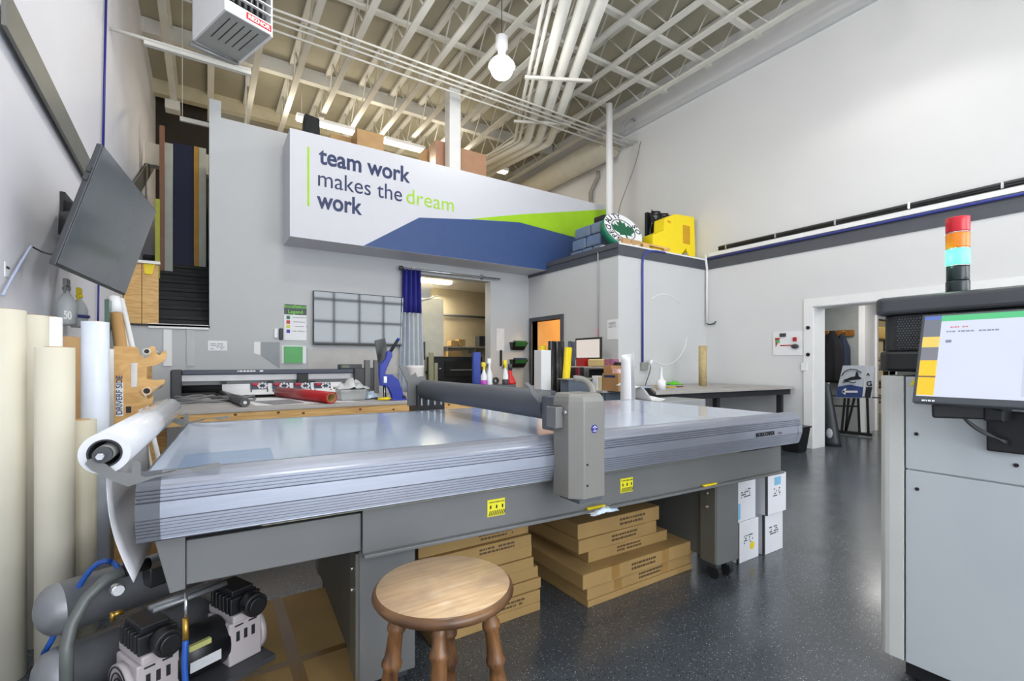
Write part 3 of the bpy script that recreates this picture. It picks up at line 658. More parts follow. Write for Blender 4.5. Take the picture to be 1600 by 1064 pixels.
o = spray(104, 436, 508, XL+0.09, BOT, mat('spray_grey', (130, 132, 134), 0.4), 'cloudy spray bottle with grey head and 50 on it by the left wall')
qq = at(101, 498, x=XL+0.16)
text('lettering', '50', 0.075, (XL+0.155, qq.y+0.0, qq.z), Vector((0.35, 1, 0)), UZ, WHITE, o, off=0.001)
spray(124, 450, 512, XL+0.08, BOT, YEL, 'cloudy spray bottle with yellow head hanging by the left wall', ink=mat('label_blue', (60, 66, 140), 0.5))
# ----- office corner: items on the walls
r = None
for i, (a_, b_) in enumerate((((799, 532), (824, 547)), ((799, 559), (824, 574)))):
    q0 = at(799, a_[1], x=BX-0.10); q0 = at(a_[0]+1, a_[1], y=YB-0.1); q1 = at(b_[0], b_[1], y=YB-0.1)
    r = thing('wall_tray', ('upper black wall tray holding a green folder', 'lower black wall tray holding a green folder')[i], 'tray', ((q0.x+q1.x)/2, YB, q1.z), 0, 'black wall trays beside the office door')
    zb, zt = q1.z, q0.z; w0, w1 = q0.x, q1.x
    MB().hexa([(w0+0.03, YB-0.06, zb), (w1-0.05, YB-0.06, zb), (w1-0.05, YB, zb), (w0+0.03, YB, zb), (w0, YB-0.15, zt-0.03), (w1, YB-0.15, zt-0.03), (w1, YB, zt-0.03), (w0, YB, zt-0.03)]).build('tray', BLACK, r, bevel=0.005)
    MB().hexa([(w0+0.06, YB-0.125, zt-0.11), (w1-0.06, YB-0.125, zt-0.11), (w1-0.06, YB-0.10, zt-0.11), (w0+0.06, YB-0.10, zt-0.11), (w0+0.05, YB-0.162, zt-0.035), (w1-0.03, YB-0.162, zt-0.035), (w1-0.03, YB-0.13, zt-0.035), (w0+0.05, YB-0.13, zt-0.035)]).build('window_label', mat('tray_green', (44, 110, 56), 0.5), r)
    MB().box(w0+0.06, w1-0.02, YB-0.12, YB-0.06, zt-0.05, zt).build('folder', (mat('folder_green', (50, 100, 56), 0.6), NAVY)[i], r)
a, c = at(776, 513, y=YB-0.004), at(788, 548, y=YB-0.004)
tag(MB().box(a.x, c.x, YB-0.004, YB, c.z, a.z).build('wall_patch', mat('patch_white', (226, 226, 228), 0.5)), 'white patch of bare plaster on the wall above the black strip', 'patch')
a, c = at(781, 547, y=YB-0.004), at(784, 572, y=YB-0.004)
tag(MB().box(a.x, c.x, YB-0.02, YB, c.z, a.z).build('black_strip', BLACK), 'short upright black strip on the wall right of the print room opening', 'strip')
a, c = at(949, 500, x=BX-0.005), at(965, 530, x=BX-0.005)
r = thing('wall_sheet', 'white sheet of paper taped to the office wall near its corner', 'paper', (BX, a.y, c.z))
MB().box(BX-0.006, BX, c.y, a.y, c.z, a.z).build('sheet', PAPER, r)
marks(MB(), (BX-0.007, a.y-0.03, a.z-0.05), -UY, UZ, a.y-c.y-0.06, 5, 0.01, 9).build('print', mat('grey_print', (150, 150, 156), 0.6), r)
a, c = at(929, 513, x=BX-0.005), at(937, 525, x=BX-0.005)
tag(MB().box(BX-0.005, BX, c.y, a.y, c.z, a.z).build('pink_note', mat('pink_note', (224, 190, 200), 0.6)), 'pink sticky note above the desk monitor', 'note')
# conduits on the office box
q = at(935, 385, x=BX-0.02)
tag(MB().tube([(BX-0.03, q.y, 3.12), (BX-0.03, q.y, 3.0), (BX-0.02, q.y, 2.9), (BX-0.02, q.y, 1.7)], 0.010, 8).build('grey_conduit', mat('grey_conduit', (170, 170, 174), 0.4)), 'thin grey conduit down the office wall left of the corner', 'conduit')
q = at(1004, 450, y=BY-0.03)
tag(MB().tube(bez((q.x+0.55, BY-0.03, 3.15), (q.x+0.2, BY-0.03, 3.15), (q.x, BY-0.03, 3.15), (q.x, BY-0.03, 2.9), 8)+[(q.x, BY-0.03, 1.30)], 0.017, 8).build('blue_air_pipe', mat('air_pipe_blue', (62, 72, 158), 0.4)), 'blue air pipe bending down the office wall to a small box', 'pipe')
q = at(1005, 572, y=BY-0.03)
r = thing('outlet_box', 'grey outlet box at the foot of the blue air pipe', 'electrical box', (q.x, BY, q.z))
MB().box(q.x-0.05, q.x+0.09, BY-0.06, BY, q.z-0.07, q.z+0.06).build('box', mat('box_grey', (164, 164, 160), 0.4, 0.4), r, bevel=0.006)
MB().cyl((q.x+0.12, BY-0.09, q.z+0.02), (q.x+0.12, BY-0.09, q.z+0.10), 0.03, seg=12).build('fitting', WHITE, r)
MB().tube(bez((q.x+0.12, BY-0.08, q.z), (q.x+0.1, BY-0.08, q.z-0.15), (q.x+0.03, BY-0.08, q.z-0.2), (q.x-0.02, BY-0.08, q.z-0.34)), 0.007, 6).build('flex', BLACK, r)
q = at(1104, 430, y=BY-0.03)
tag(MB().tube([(XR-0.07, BY-0.04, 3.25), (XR-0.05, BY-0.04, 3.1), (XR-0.03, BY-0.04, 3.0), (XR-0.03, BY-0.04, 2.02)], 0.022, 10).build('white_conduit', TRIMW), 'white conduit down the corner between office box and right wall', 'conduit')
qe = (XR-0.03, BY-0.04, 2.02)
tag(MB().tube([(XR-0.03, BY-0.05, 2.0), (XR-0.06, BY-0.10, 1.98), (XR-0.03, BY-0.18, 1.99), (XR-0.03, BY-0.22, 2.03)], 0.012, 8).build('cable_loop', CHAR), 'dark cable loop at the end of the white corner conduit', 'cable')
# painted circle left on the wall
cq = at(1039, 515, y=BY-0.002); 
tag(MB().tube(arc((cq.x-0.0, BY-0.001, cq.z), 0.60, 0.9, 2.2, 20), 0.008, 6).tube(arc((cq.x, BY-0.001, cq.z), 0.60, 3.9, 6.1, 30), 0.008, 6).build('wall_circle', TRIMW), 'faint white painted circle outline on the office wall', 'marking')
# conduits along the right wall
for i, (z, r_, m_, lab) in enumerate(((3.335, 0.022, CHAR, 'upper dark cable run along the right wall above the charcoal band'), (3.30, 0.018, BLACK, 'lower dark cable run along the right wall above the charcoal band'))):
    tag(MB().cyl((XR-0.04, -3.1, z), (XR-0.04, 5.0, z), r_, seg=10).build('cable_run', m_), lab, 'cable')
tag(MB().box(XR-0.05, XR, -3.1, 5.2, 3.205, 3.27).build('cable_channel', TRIMW), 'white cable channel along the right wall between dark cables and blue pipe', 'cable channel')
tag(MB().cyl((XR-0.05, -3.1, 3.175), (XR-0.05, 5.25, 3.175), 0.018, seg=10).build('blue_air_pipe', MATS['air_pipe_blue']), 'blue air pipe running along the top of the charcoal band', 'pipe')
for k in range(6):
    y = 0.6+k*0.85; nth = ('', 'first', 'second', 'third', 'fourth', 'fifth')[k]
    tag(MB().box(XR-0.07, XR-0.0, y-0.012, y+0.012, 3.28, 3.36).build('pipe_clip', CHROME), 'small bright clip on the dark cables, %s counted from the right edge of the photo' % nth if y > 1.2 else 'small bright clip on the dark cables, just outside the right edge', 'clip', 'cable clips on the right wall')
# hose and hook high on the right wall
q0, q1 = at(1001, 221, x=XR-0.03), at(966, 335, x=XR-0.5)
tag(MB().tube(bez(q0, at(990, 280, x=XR-0.05), at(972, 300, x=XR-0.3), q1), 0.008, 6).build('hanging_wire', mat('grey_wire', (130, 128, 122), 0.5)), 'thin grey wire hanging down from high on the right wall', 'wire')
q = at(990, 187, x=XR-0.05)
tag(MB().tube([(XR, q.y, q.z), (XR-0.1, q.y, q.z+0.05), (XR-0.14, q.y+0.2, q.z), (XR-0.14, q.y+0.25, q.z-0.25)], 0.02, 8).build('wall_bracket', mat('grey_conduit', (150, 150, 148), 0.4)), 'small grey hooked pipe high on the right wall', 'bracket')
# board beside the passage
a, c = at(1208, 519, x=XR-0.01), at(1254, 555, x=XR-0.01)
r = thing('safety_board', 'white safety board with red stop symbol beside the passage', 'board', (XR, a.y, c.z))
MB().box(XR-0.012, XR, c.y, a.y, c.z, a.z).build('board', WHITE, r)
def rb(px0, py0, px1, py1, m, nm, e=0.02):
    p, q = at(px0, py0, x=XR-0.013), at(px1, py1, x=XR-0.013)
    return MB().box(XR-0.012-e, XR-0.012, q.y, p.y, q.z, p.z).build(nm, m, r)
rb(1240, 527, 1245, 533, RED, 'stop_symbol', 0.03); rb(1219, 521, 1228, 526, CHAR, 'small_plate'); rb(1219, 539, 1238, 540.3, RED, 'red_line', 0.003)
p0, p1, p2_ = at(1211, 528, x=XR-0.013), at(1219, 528, x=XR-0.013), at(1212, 543, x=XR-0.013)
MB().sheet([p0, p1, p2_], 0.003).build('red_triangle', RED, r)
rb(1213, 531, 1218, 536, mat('leaf_green', (96, 178, 106), 0.5), 'green_patch', 0.005)
q = at(1242, 541, x=XR-0.04); MB().ball((XR-0.04, q.y, q.z), 0.045, (0.7, 1.3, 0.8), 12).build('goggles', CHAR, r)
q = at(1261.5, 554, x=XR-0.022)
for i, pyy in enumerate((512, 554)):
    q = at(1262.5, pyy, x=XR-0.022); tag(MB().cyl((XR-0.03, q.y, q.z), (XR-0.02, q.y, q.z), 0.028, seg=16).build('rubber_stop', BLACK), ('upper round black hole cover on the passage trim', 'lower round black hole cover on the passage trim')[i], 'cover')
q = at(1257, 573, x=XR-0.022); tag(MB().box(XR-0.03, XR-0.02, q.y-0.04, q.y+0.05, q.z-0.06, q.z+0.06).build('light_switch', WHITE, bevel=0.004), 'white light switch plate at the edge of the passage trim', 'switch')

# ----- curtain and rod
RY = YB-0.09
a, c = at(627, 419, y=RY), at(781, 436, y=RY)
r = thing('curtain_rod', 'steel curtain rod above the print room opening', 'rod', ((a.x+c.x)/2, YB, a.z))
zz = (a.z+c.z)/2
MB().cyl((a.x, RY, zz), (c.x, RY, zz), 0.019, seg=14).build('pole', CHROME, r)
MB().cyl((a.x-0.03, RY, zz), (a.x+0.02, RY, zz), 0.04, seg=14).build('finial', CHAR, r)
for x in (a.x+0.25, c.x-0.35):
    MB().box(x-0.02, x+0.02, RY, YB, zz+0.0, zz+0.03).box(x-0.03, x+0.03, YB-0.01, YB, zz-0.03, zz+0.07).build('rod_bracket', CHROME, r)
def folds(xa, xb, zt, zb_, y, amp, nf, flare):
    def f(u, v):
        cx = (xa+xb)/2; hw = (xb-xa)/2*(1+flare*v)
        return (cx+(2*u-1)*hw+0.0, y+amp*math.sin(u*nf*2*PI)*(1-0.2*v), zt+(zb_-zt)*v)
    return f
r = thing('split_curtain', 'curtain bunched left of the opening, blue above, clear plastic below', 'curtain', (3.0, RY, 0.9))
xa, xb = at(629, 425, y=RY).x, at(657, 425, y=RY).x; zj = at(645, 489, y=RY).z
MB().grid(folds(xa, xb, zz-0.01, zj, RY, 0.045, 4, 0.12), 60, 4).build('blue_cloth', mat('curtain_blue', (44, 46, 140), 0.7, var=0.08), r, solid=0.004)
MB().grid(folds(xa-0.02, xb+0.03, zj, 0.75, RY, 0.05, 5, 0.25), 70, 8).build('clear_plastic', mat('clear_vinyl', (214, 224, 236), 0.12, alpha=0.55), r, solid=0.003)
b = MB()
for k in range(5): x = xa+(xb-xa)*(k+0.5)/5; b.tube(arc((x, RY, zz-0.005), 0.027, 0, 2*PI, 12, (0, 1, 0), (0, 0, 1))[:-1], 0.004, 6, closed=True)
b.build('rings', CHROME, r)
# ----- print room contents
a = at(677, 557, y=8.9); c = at(748, 600, y=8.9)
r = thing('large_printer', 'big black printer in the room behind the opening', 'printer', ((a.x+c.x)/2, 9.0, 0))
x0, x1 = a.x, a.x+1.15
MB().box(x0, x1, 8.9, 9.25, 0.85, a.z).build('body', BLACK, r, bevel=0.02)
MB().box(x0+0.25, x1-0.05, 8.86, 8.91, 1.0, a.z-0.1).build('window_panel', mat('smoke_glass', (40, 42, 42), 0.1), r)
MB().box(x0+0.35, x1-0.1, 8.84, 8.87, 1.13, 1.15).build('light_bar', CHROME, r)
marks(MB(), (x0+0.05, 8.895, 1.2), UX, UZ, 0.14, 2, 0.02, 5).build('print', WHITE, r)
b = MB(); b.box(x0+0.05, x0+0.13, 8.95, 9.2, 0, 0.85); b.box(x1-0.13, x1-0.05, 8.95, 9.2, 0, 0.85); b.build('stand', CHAR, r)
for (pxa, pxb, pya, lab) in ((671, 677.5, 551, 'tall pale post left of the black printer'), (679, 684, 567, 'short pale post in front of the black printer')):
    a, c = at(pxa, pya, y=8.75), at(pxb, 600, y=8.75); tag(MB().box(a.x, c.x, 8.75, 8.80, 0, a.z).build('pale_post', mat('pale_olive', (176, 174, 144), 0.6)), lab, 'post')
q = at(668, 582, y=9.27); tag(MB().cyl((q.x, 9.25, q.z), (q.x, 9.3, q.z), 0.042, seg=16).build('round_dial', mat('deep_green', (20, 84, 60), 0.4)), 'round dark green dial on the partition beside the pale post', 'dial')
a, c = at(660, 534, y=9.28), at(664, 562, y=9.28); tag(MB().box(a.x, c.x, 9.26, 9.3, c.z, a.z).build('wall_holder', CHAR), 'narrow dark holder on the white partition in the print room', 'holder')
# shelf with boxes
sy_ = 9.55
a, c = at(700, 541, y=sy_), at(770, 541, y=sy_)
r = thing('wall_shelf', 'grey wall shelf with boxes in the print room', 'shelf', (a.x, 9.9, a.z))
MB().box(4.3, 5.6, sy_, 9.9, a.z-0.03, a.z).build('board', mat('shelf_grey', (150, 150, 146), 0.5), r)
for x in (4.5, 5.2): MB().box(x, x+0.03, sy_+0.05, 9.9, a.z-0.14, a.z-0.03).build('shelf_bracket', mat('shelf_grey', (150, 150, 146), 0.5), r)
def pbox(pxa, pya, pxb, pyb, y, d, nm, m, lab, cat='box'):
    p, q = at(pxa, pya, y=y), at(pxb, pyb, y=y)
    return tag(MB().box(p.x, q.x, y, y+d, q.z, p.z).build(nm, m, bevel=0.004), lab, cat)
pbox(705, 532, 716, 540.5, 9.6, 0.2, 'carton', CARD, 'small brown carton on the print room shelf, at its left end')
pbox(717, 530, 727, 540.5, 9.6, 0.2, 'carton', CARD, 'taller brown carton on the print room shelf beside the left one')
pbox(749, 525, 766, 541, 9.6, 0.2, 'dark_box', CHAR, 'dark brown-sided box on the print room shelf near the door jamb')
pbox(700, 549, 722, 558, 9.45, 0.3, 'carton', CARD, 'long brown carton below the print room shelf on the printer')
tag(MB().tube([at(657, 470, y=9.29), at(690, 461, y=9.29)], 0.01, 8).build('grey_conduit', MATS['grey_conduit']), 'grey conduit slanting across the print room partition', 'conduit')
tag(MB().cyl((4.2, 9.85, 2.38), (7, 9.85, 2.38), 0.025, seg=8).build('dark_pipe', CHAR), 'dark pipe along the tan wall of the print room', 'pipe')
# ================================================================ flatbed laminating table
TA = at(223, 748, z=0.97); TR = math.radians(-2.9); TM_ = T((TA.x, TA.y, 0), TR); TL_, TW_ = 3.25, 1.40
TZ = 0.97
r = thing('laminating_table', 'large flatbed laminating table with glass top and aluminium side rail', 'table', (TA.x+1.6, TA.y+0.6, 0))
tbl = r
GLASS = mat('glass_top', (176, 190, 212), 0.14, var=0.05, scale=2.2, coat=0.3)
b = MB(TM_).box(0.0, TL_, 0.02, TW_, TZ-0.03, TZ); b.build('glass_top', GLASS, r)
prof = [(0.03, 0.985), (0.0, 0.988), (-0.018, 0.978), (-0.028, 0.966), (-0.034, 0.955)]
z = 0.950
for k in range(4):
    prof += [(-0.040-k*0.002, z), (-0.040-k*0.002, z-0.006), (-0.034-k*0.002, z-0.0065), (-0.034-k*0.002, z-0.0095)]; z -= 0.010
prof += [(-0.050, z-0.001), (-0.052, z-0.045)]; z -= 0.049
for k in range(6):
    prof += [(-0.050+k*0.003, z), (-0.050+k*0.003, z-0.0065), (-0.044+k*0.003, z-0.007), (-0.044+k*0.003, z-0.0095)]; z -= 0.010
prof += [(-0.030, z-0.002), (-0.022, z-0.008), (0.03, z-0.008)]
ZRB = z-0.008
b = MB(TM_).prism(prof, 'x', 0.045, TL_-0.03); b.build('front_rail', ALU, r)
pb = [(TW_-(y), zz_-0.016) for y, zz_ in prof]
b = MB(TM_).prism(pb, 'x', 0.045, TL_-0.03); b.build('back_rail', ALU, r)
for x0, x1, lab in ((-0.01, 0.045, 'dark grey end cap'), (TL_-0.03, TL_+0.015, None)):
    MB(TM_).prism([(y*1.03, zz_) for y, zz_ in prof], 'x', x0, x1).build('rail_end', GREYD if lab else ALU, r, lab)
MB(TM_).box(-0.01, 0.02, 0.02, TW_, 0.80, 0.965).build('side_plate', GREYD, r); MB(TM_).box(TL_-0.02, TL_+0.005, 0.02, TW_, 0.80, 0.965).build('side_plate', GREYD, r)
MB(TM_).box(0.30, TL_-0.45, 0.06, 0.10, 0.765, 0.80).build('under_tray', mat('khaki_tray', (158, 158, 136), 0.5), r)
MB(TM_).box(0.05, TL_-0.05, 0.12, TW_-0.1, 0.80, 0.82).build('underside', CHAR, r)
# beam under the rail: slanting end plate + long box with a lip
b = MB(TM_); b.box(0.095, 0.62, 0.075, 0.20, 0.615, 0.752); b.build('beam', GREYM, r, bevel=0.004)
b = MB(TM_); b.prism([(0.008, 0.81), (0.094, 0.81), (0.094, 0.605), (0.055, 0.60)], 'y', 0.07, 0.22); b.build('beam_end', GREYM, r, bevel=0.003)
b = MB(TM_); b.box(0.622, TL_-0.02, 0.06, 0.20, 0.60, 0.765); b.box(0.622, TL_-0.02, 0.035, 0.06, 0.596, 0.61); b.build('beam', GREYM, r, bevel=0.003)
b = MB(TM_); b.box(0.09, TL_-0.02, TW_-0.22, TW_-0.08, 0.61, 0.76); b.build('rear_beam', GREYM, r)
for xx in (0.35, 1.6, 2.9):
    MB(TM_).box(xx, xx+0.08, 0.2, TW_-0.22, 0.66, 0.76).build('cross_member', GREYD, r)
MB(TM_).box(0.4, 3.1, 0.5, 0.56, 0.76, 0.80).box(0.4, 3.1, 1.0, 1.06, 0.76, 0.80).build('bed_rail', GREYD, r)
# pedestals: front column, deep side panel, rear column, casters
for i, (xa, xb) in enumerate(((0.62, 0.835), (2.665, 2.870))):
    lg = MB(TM_).box(xa, xb, 0.11, 0.22, 0.10, 0.60).build('leg', GREYM, r, bevel=0.006)
    MB(TM_).box(xa-0.0, xa+0.03, 0.22, TW_-0.26, 0.13, 0.60).build('side_panel', mat('panel_olive_grey', (86, 88, 84), 0.45), r)
    MB(TM_).box(xa-0.012, xa, 0.115, 0.215, 0.115, 0.59).build('side_flange', mat('flange_grey', (98, 98, 90), 0.35), r)
    for zz_ in (0.44, 0.52): 
        b = MB(TM_); b.cyl((xa-0.02, 0.165, zz_), (xa-0.01, 0.165, zz_), 0.009, seg=12); b.build('bolt', CHROME, lg)
    lg2 = MB(TM_).box(xa, xb, TW_-0.26, TW_-0.15, 0.10, 0.60).build('leg', GREYM, r, bevel=0.006)
    for (yy, L) in ((0.165, lg), (TW_-0.2, lg2)):
        for xx in (xa+0.05, xb-0.05):
            b = MB(TM_); b.cyl((xx-0.016, yy, 0.042), (xx+0.016, yy, 0.042), 0.042, seg=20); b.build('caster', RUBBER, L)
            MB(TM_).box(xx-0.025, xx+0.025, yy-0.03, yy+0.03, 0.07, 0.102).build('caster_fork', CHAR, L)
vx = TM_.to_3x3() @ Vector((1, 0, 0)); vn = TM_.to_3x3() @ Vector((0, -1, 0))
p = TM_ @ Vector((2.05, 0.5, 0.43))
# the word on the right pedestal side
px_ = TM_ @ Vector((2.662, 0.95, 0.475)); vy = TM_.to_3x3() @ Vector((0, -1, 0))
text('lettering', 'anum', 0.12, px_, vy, UZ, INK, r, off=0.004)
# brand on the rail
bl = TM_ @ Vector((2.79, -0.0535, 0.872))
text('lettering', 'ROLLOVER', 0.034, bl, vx, UZ, INK, r, space=1.1)
bl = TM_ @ Vector((3.01, -0.0535, 0.874)); text('lettering', 'FLEXI', 0.014, bl, vx, UZ, mat('grey_print', (150, 150, 156), 0.6), r, space=1.1)
YST = mat('sticker_yellow', (236, 226, 40), 0.5)
def sticker(x, z0, w_, h_):
    s = MB(TM_).box(x, x+w_, 0.0575, 0.060, z0, z0+h_).build('warning_sticker', YST, r)
    b = MB(TM_); y = 0.0570
    for k in range(9): b.hexa([(x+0.004+k*w_/9.4, y-0.0006, z0+0.003), (x+0.008+k*w_/9.4, y-0.0006, z0+0.003), (x+0.008+k*w_/9.4, y, z0+0.003), (x+0.004+k*w_/9.4, y, z0+0.003), (x+0.012+k*w_/9.4, y-0.0006, z0+0.024), (x+0.016+k*w_/9.4, y-0.0006, z0+0.024), (x+0.016+k*w_/9.4, y, z0+0.024), (x+0.012+k*w_/9.4, y, z0+0.024)])
    for k in range(3): b.box(x+w_*(0.14+0.34*k), x+w_*(0.22+0.34*k), y-0.0006, y, z0+0.032, z0+0.046)
    b.build('sticker_marks', INK, s)
    text('lettering', 'LONG FORKS ONLY', 0.0085, TM_ @ Vector((x+0.008, 0.0568, z0+h_-0.014)), vx, UZ, INK, s, th=0.0006)
q = TM_.inverted() @ at(789, 790, y=TA.y+0.04)
sticker(1.125, 0.658, 0.083, 0.070); sticker(1.86, 0.655, 0.083, 0.070)
# arms that carry the film roll
def armplate(yl, nm='roll_arm'):
    pts = [(-0.118, 1.030), (-0.112, 1.040), (-0.100, 1.045), (-0.075, 1.025), (-0.055, 1.002), (-0.035, 0.998), (-0.020, 0.995), (-0.020, 1.020), (-0.008, 1.028), (0.0, 1.018), (0.0, 0.985), (0.01, 0.980), (0.185, 1.002), (0.188, 0.988), (0.13, 0.984), (0.11, 0.992), (0.08, 0.992), (0.06, 0.980), (0.03, 0.975), (0.0, 0.966), (-0.028, 0.958), (-0.06, 0.978), (-0.105, 1.012)]
    return MB(TM_).prism(pts, 'y', yl, yl+0.006)
armplate(-0.03).build('roll_arm', GREYM, r); armplate(TW_-0.02).build('roll_arm', GREYM, r)
# film roll on the arms
rc = TM_ @ Vector((-0.255, 0, 1.062)); 
pA = TM_ @ Vector((-0.080, -0.015, 1.052)); pB = TM_ @ Vector((-0.080, 1.32, 1.056))
fr = thing('film_roll', 'fat roll of glossy white film lying on arms at the table end', 'film roll', tuple(pA))
MB().hollow(pA, pB, 0.056, 0.038, 40).build('film', mat('glossy_film', (212, 213, 219), 0.22, var=0.02, coat=0.5), fr)
dA = (pB-pA).normalized()
MB().hollow(pA-dA*0.001, pB, 0.0385, 0.034, 36).build('core', mat('black_core', (36, 36, 40), 0.5), fr)
MB().cyl(pA-dA*0.012, pB+dA*0.05, 0.022, seg=28).build('shaft', mat('shaft_grey', (128, 128, 126), 0.35), fr)
MB().cyl(pA-dA*0.03, pA-dA*0.011, 0.021, seg=28).build('shaft_end', CHAR, fr)
MB().cyl(pA-dA*0.055, pA-dA*0.03, 0.009, seg=6).build('bolt', CHROME, fr)
# film end hanging from the roll
def fl(u, v):
    y = 0.03+u*0.7
    return TM_ @ Vector((-0.085+0.06*v-0.02*math.sin(v*3.1), y, 1.01-0.34*v))
MB().grid(fl, 10, 14).build('loose_film', mat('glossy_film2', (226, 226, 232), 0.3, var=0.02), fr, solid=0.001)

# ---------------------------------------------------------------- roller gantry
g = thing('roller_gantry', 'grey roller carriage with long rubber roller straddling the laminating table', 'roller', (1.3, 1.5, 0.745))
GM = mat('gantry_grey', (128, 127, 122), 0.32, var=0.03, scale=3)
pl = [(1.23, 1.62), (1.23, 1.475), (1.275, 1.43), (1.350, 1.43), (1.388, 1.43), (1.395, 1.44), (1.395, 1.62)]
b = MB(); n = 10
prf = [(0.745, 1.0), (1.10, 1.0), (1.135, 0.96), (1.155, 0.88), (1.165, 0.74)]
cx_, cy_ = 1.31, 1.53
low = [(1.23, 1.575), (1.23, 1.475), (1.275, 1.43), (1.388, 1.43), (1.395, 1.44), (1.395, 1.565)]
up = [(1.23, 1.575), (1.23, 1.475), (1.275, 1.43), (1.388, 1.43), (1.395, 1.44), (1.395, 1.575)]
b.box(1.262, 1.372, 1.575, 1.70, 1.0, 1.15); b.build('roller_mount', GREYD, g, bevel=0.006)
b = MB(); rings = []
for zz_, k in [(0.745, 1.0), (1.115, 1.0), (1.138, 0.985), (1.158, 0.93), (1.170, 0.84), (1.173, 0.72)]:
    rings.append([b.bm.verts.new((cx_+(x-cx_)*k, 1.535+(y-1.535)*(k if y < 1.57 else 1-(1-k)*.3), zz_)) for x, y in up])
for A, B in zip(rings, rings[1:]):
    for k in range(len(A)): b._f([A[k], A[(k+1) % len(A)], B[(k+1) % len(A)], B[k]])
b._f(rings[0]); b._f(rings[-1]); b.build('housing', GM, g, bevel=0.008, seg=3)
MB().box(1.255, 1.375, 1.435, 1.56, 0.73, 0.745).build('foot_plate', GREYD, g)
for zz_ in (0.80, 0.885): MB().cyl((1.292, 1.427, zz_), (1.292, 1.431, zz_), 0.0045, seg=12).build('bolt_hole', INK, g)
bd = at(929, 670, y=1.428)
bg = MB().cyl((bd.x, 1.4265, bd.z), (bd.x, 1.430, bd.z), 0.018, seg=6).build('badge', mat('badge_blue', (52, 48, 140), 0.4), g)
b = MB(); b.bar((bd.x-0.010, 1.426, bd.z+0.004), (bd.x, 1.426, bd.z+0.011), 0.001, 0.003); b.bar((bd.x, 1.426, bd.z+0.011), (bd.x+0.010, 1.426, bd.z+0.004), 0.001, 0.003); b.box(bd.x-0.009, bd.x+0.009, 1.4255, 1.4265, bd.z-0.010, bd.z-0.007); b.box(bd.x-0.001, bd.x+0.001, 1.4255, 1.4265, bd.z-0.003, bd.z+0.003); b.build('badge_marks', WHITE, bg)
# pouch on the side
pq = at(872, 655, x=1.21)
b = MB(); b.box(1.190, 1.229, 1.505, 1.570, 1.03, 1.118); b.build('pouch', GREYM, g, bevel=0.004)
MB().box(1.195, 1.224, 1.510, 1.565, 1.115, 1.1195).build('pouch_opening', INK, g)
MB().cyl((1.222, 1.490, 1.095), (1.232, 1.490, 1.095), 0.008, seg=10).build('bolt', CHROME, g)
# handle
h0, h1, h2, h3 = at(896, 592, y=1.66), at(918, 590, y=1.62), at(930, 606, y=1.56), at(926, 630, y=1.50)
MB().tube(bez(h0, h1, h2, h3, 12), 0.0165, 14).build('handle', GM, g)
# roller
RX, RZ = 1.315, 1.105
MB().cyl((RX, 1.70, RZ), (RX, 3.15, RZ), 0.068, seg=40).build('roller', mat('dark_rubber_roller', (74, 78, 86), 0.5, var=0.04, scale=4), g, bevel=0.004)
MB().cyl((RX, 1.60, RZ), (RX, 3.22, RZ), 0.02, seg=16).build('axle', CHROME, g)
def hook(y):
    pts = [(RX-0.145, 1.205), (RX-0.130, 1.213), (RX-0.118, 1.203), (RX-0.075, 1.16), (RX-0.04, 1.175), (RX-0.005, 1.165), (RX+0.0, 1.12), (RX-0.07, 1.12), (RX-0.115, 1.165), (RX-0.125, 1.188)]
    return MB().prism(pts, 'y', y, y+0.006)
hook(1.695).build('shaft_hook', GREYM, g); 
b = MB(); b.prism([(RX-0.175, 1.275), (RX-0.155, 1.29), (RX-0.09, 1.205), (RX-0.06, 1.215), (RX-0.05, 1.225), (RX-0.04, 1.195), (RX+0.02, 1.20), (RX+0.03, 1.14), (RX-0.035, 1.12), (RX-0.035, 0.99), (RX-0.11, 0.99), (RX-0.11, 1.15), (RX-0.16, 1.25)], 'y', 3.22, 3.235); b.build('far_bracket', GREYM, g)
b = MB(); b.box(RX-0.05, RX+0.16, 3.18, 3.36, 0.745, 1.135); b.build('far_housing', mat('far_housing', (52, 54, 58), 0.3), g, bevel=0.006)
for k in range(4): MB().box(RX-0.03+k*0.05, RX-0.018+k*0.05, 3.172, 3.18, 0.99, 1.12).build('bright_strip', CHROME, g)  # four bright metal strips across the far housing

# ---------------------------------------------------------------- round stool
SCX, SCY, SZ = 0.578, 1.252, 0.66
r = thing('round_stool', 'worn round wooden stool with turned legs in front of the table', 'stool', (SCX, SCY, 0))
seatm = bpy.data.materials.new('worn_stool_seat'); seatm.use_nodes = True; nt = seatm.node_tree; bs = nt.nodes['Principled BSDF']
tc = nt.nodes.new('ShaderNodeTexCoord'); mp = nt.nodes.new('ShaderNodeMapping'); mp.inputs['Rotation'].default_value = (0, 0, 0.1); mp.inputs['Scale'].default_value = (1.5, 22, 1); nt.links.new(tc.outputs['Object'], mp.inputs[0])
n1 = nt.nodes.new('ShaderNodeTexNoise'); n1.inputs['Scale'].default_value = 4; n1.inputs['Detail'].default_value = 8; nt.links.new(mp.outputs[0], n1.inputs['Vector'])
r1 = nt.nodes.new('ShaderNodeValToRGB'); r1.color_ramp.elements[0].position = 0.3; r1.color_ramp.elements[1].position = 0.7; r1.color_ramp.elements[0].color = (*lin((178, 146, 108)), 1); r1.color_ramp.elements[1].color = (*lin((204, 176, 140)), 1); nt.links.new(n1.outputs['Fac'], r1.inputs[0])
n2 = nt.nodes.new('ShaderNodeTexNoise'); n2.inputs['Scale'].default_value = 9; n2.inputs['Detail'].default_value = 10; nt.links.new(tc.outputs['Object'], n2.inputs['Vector'])
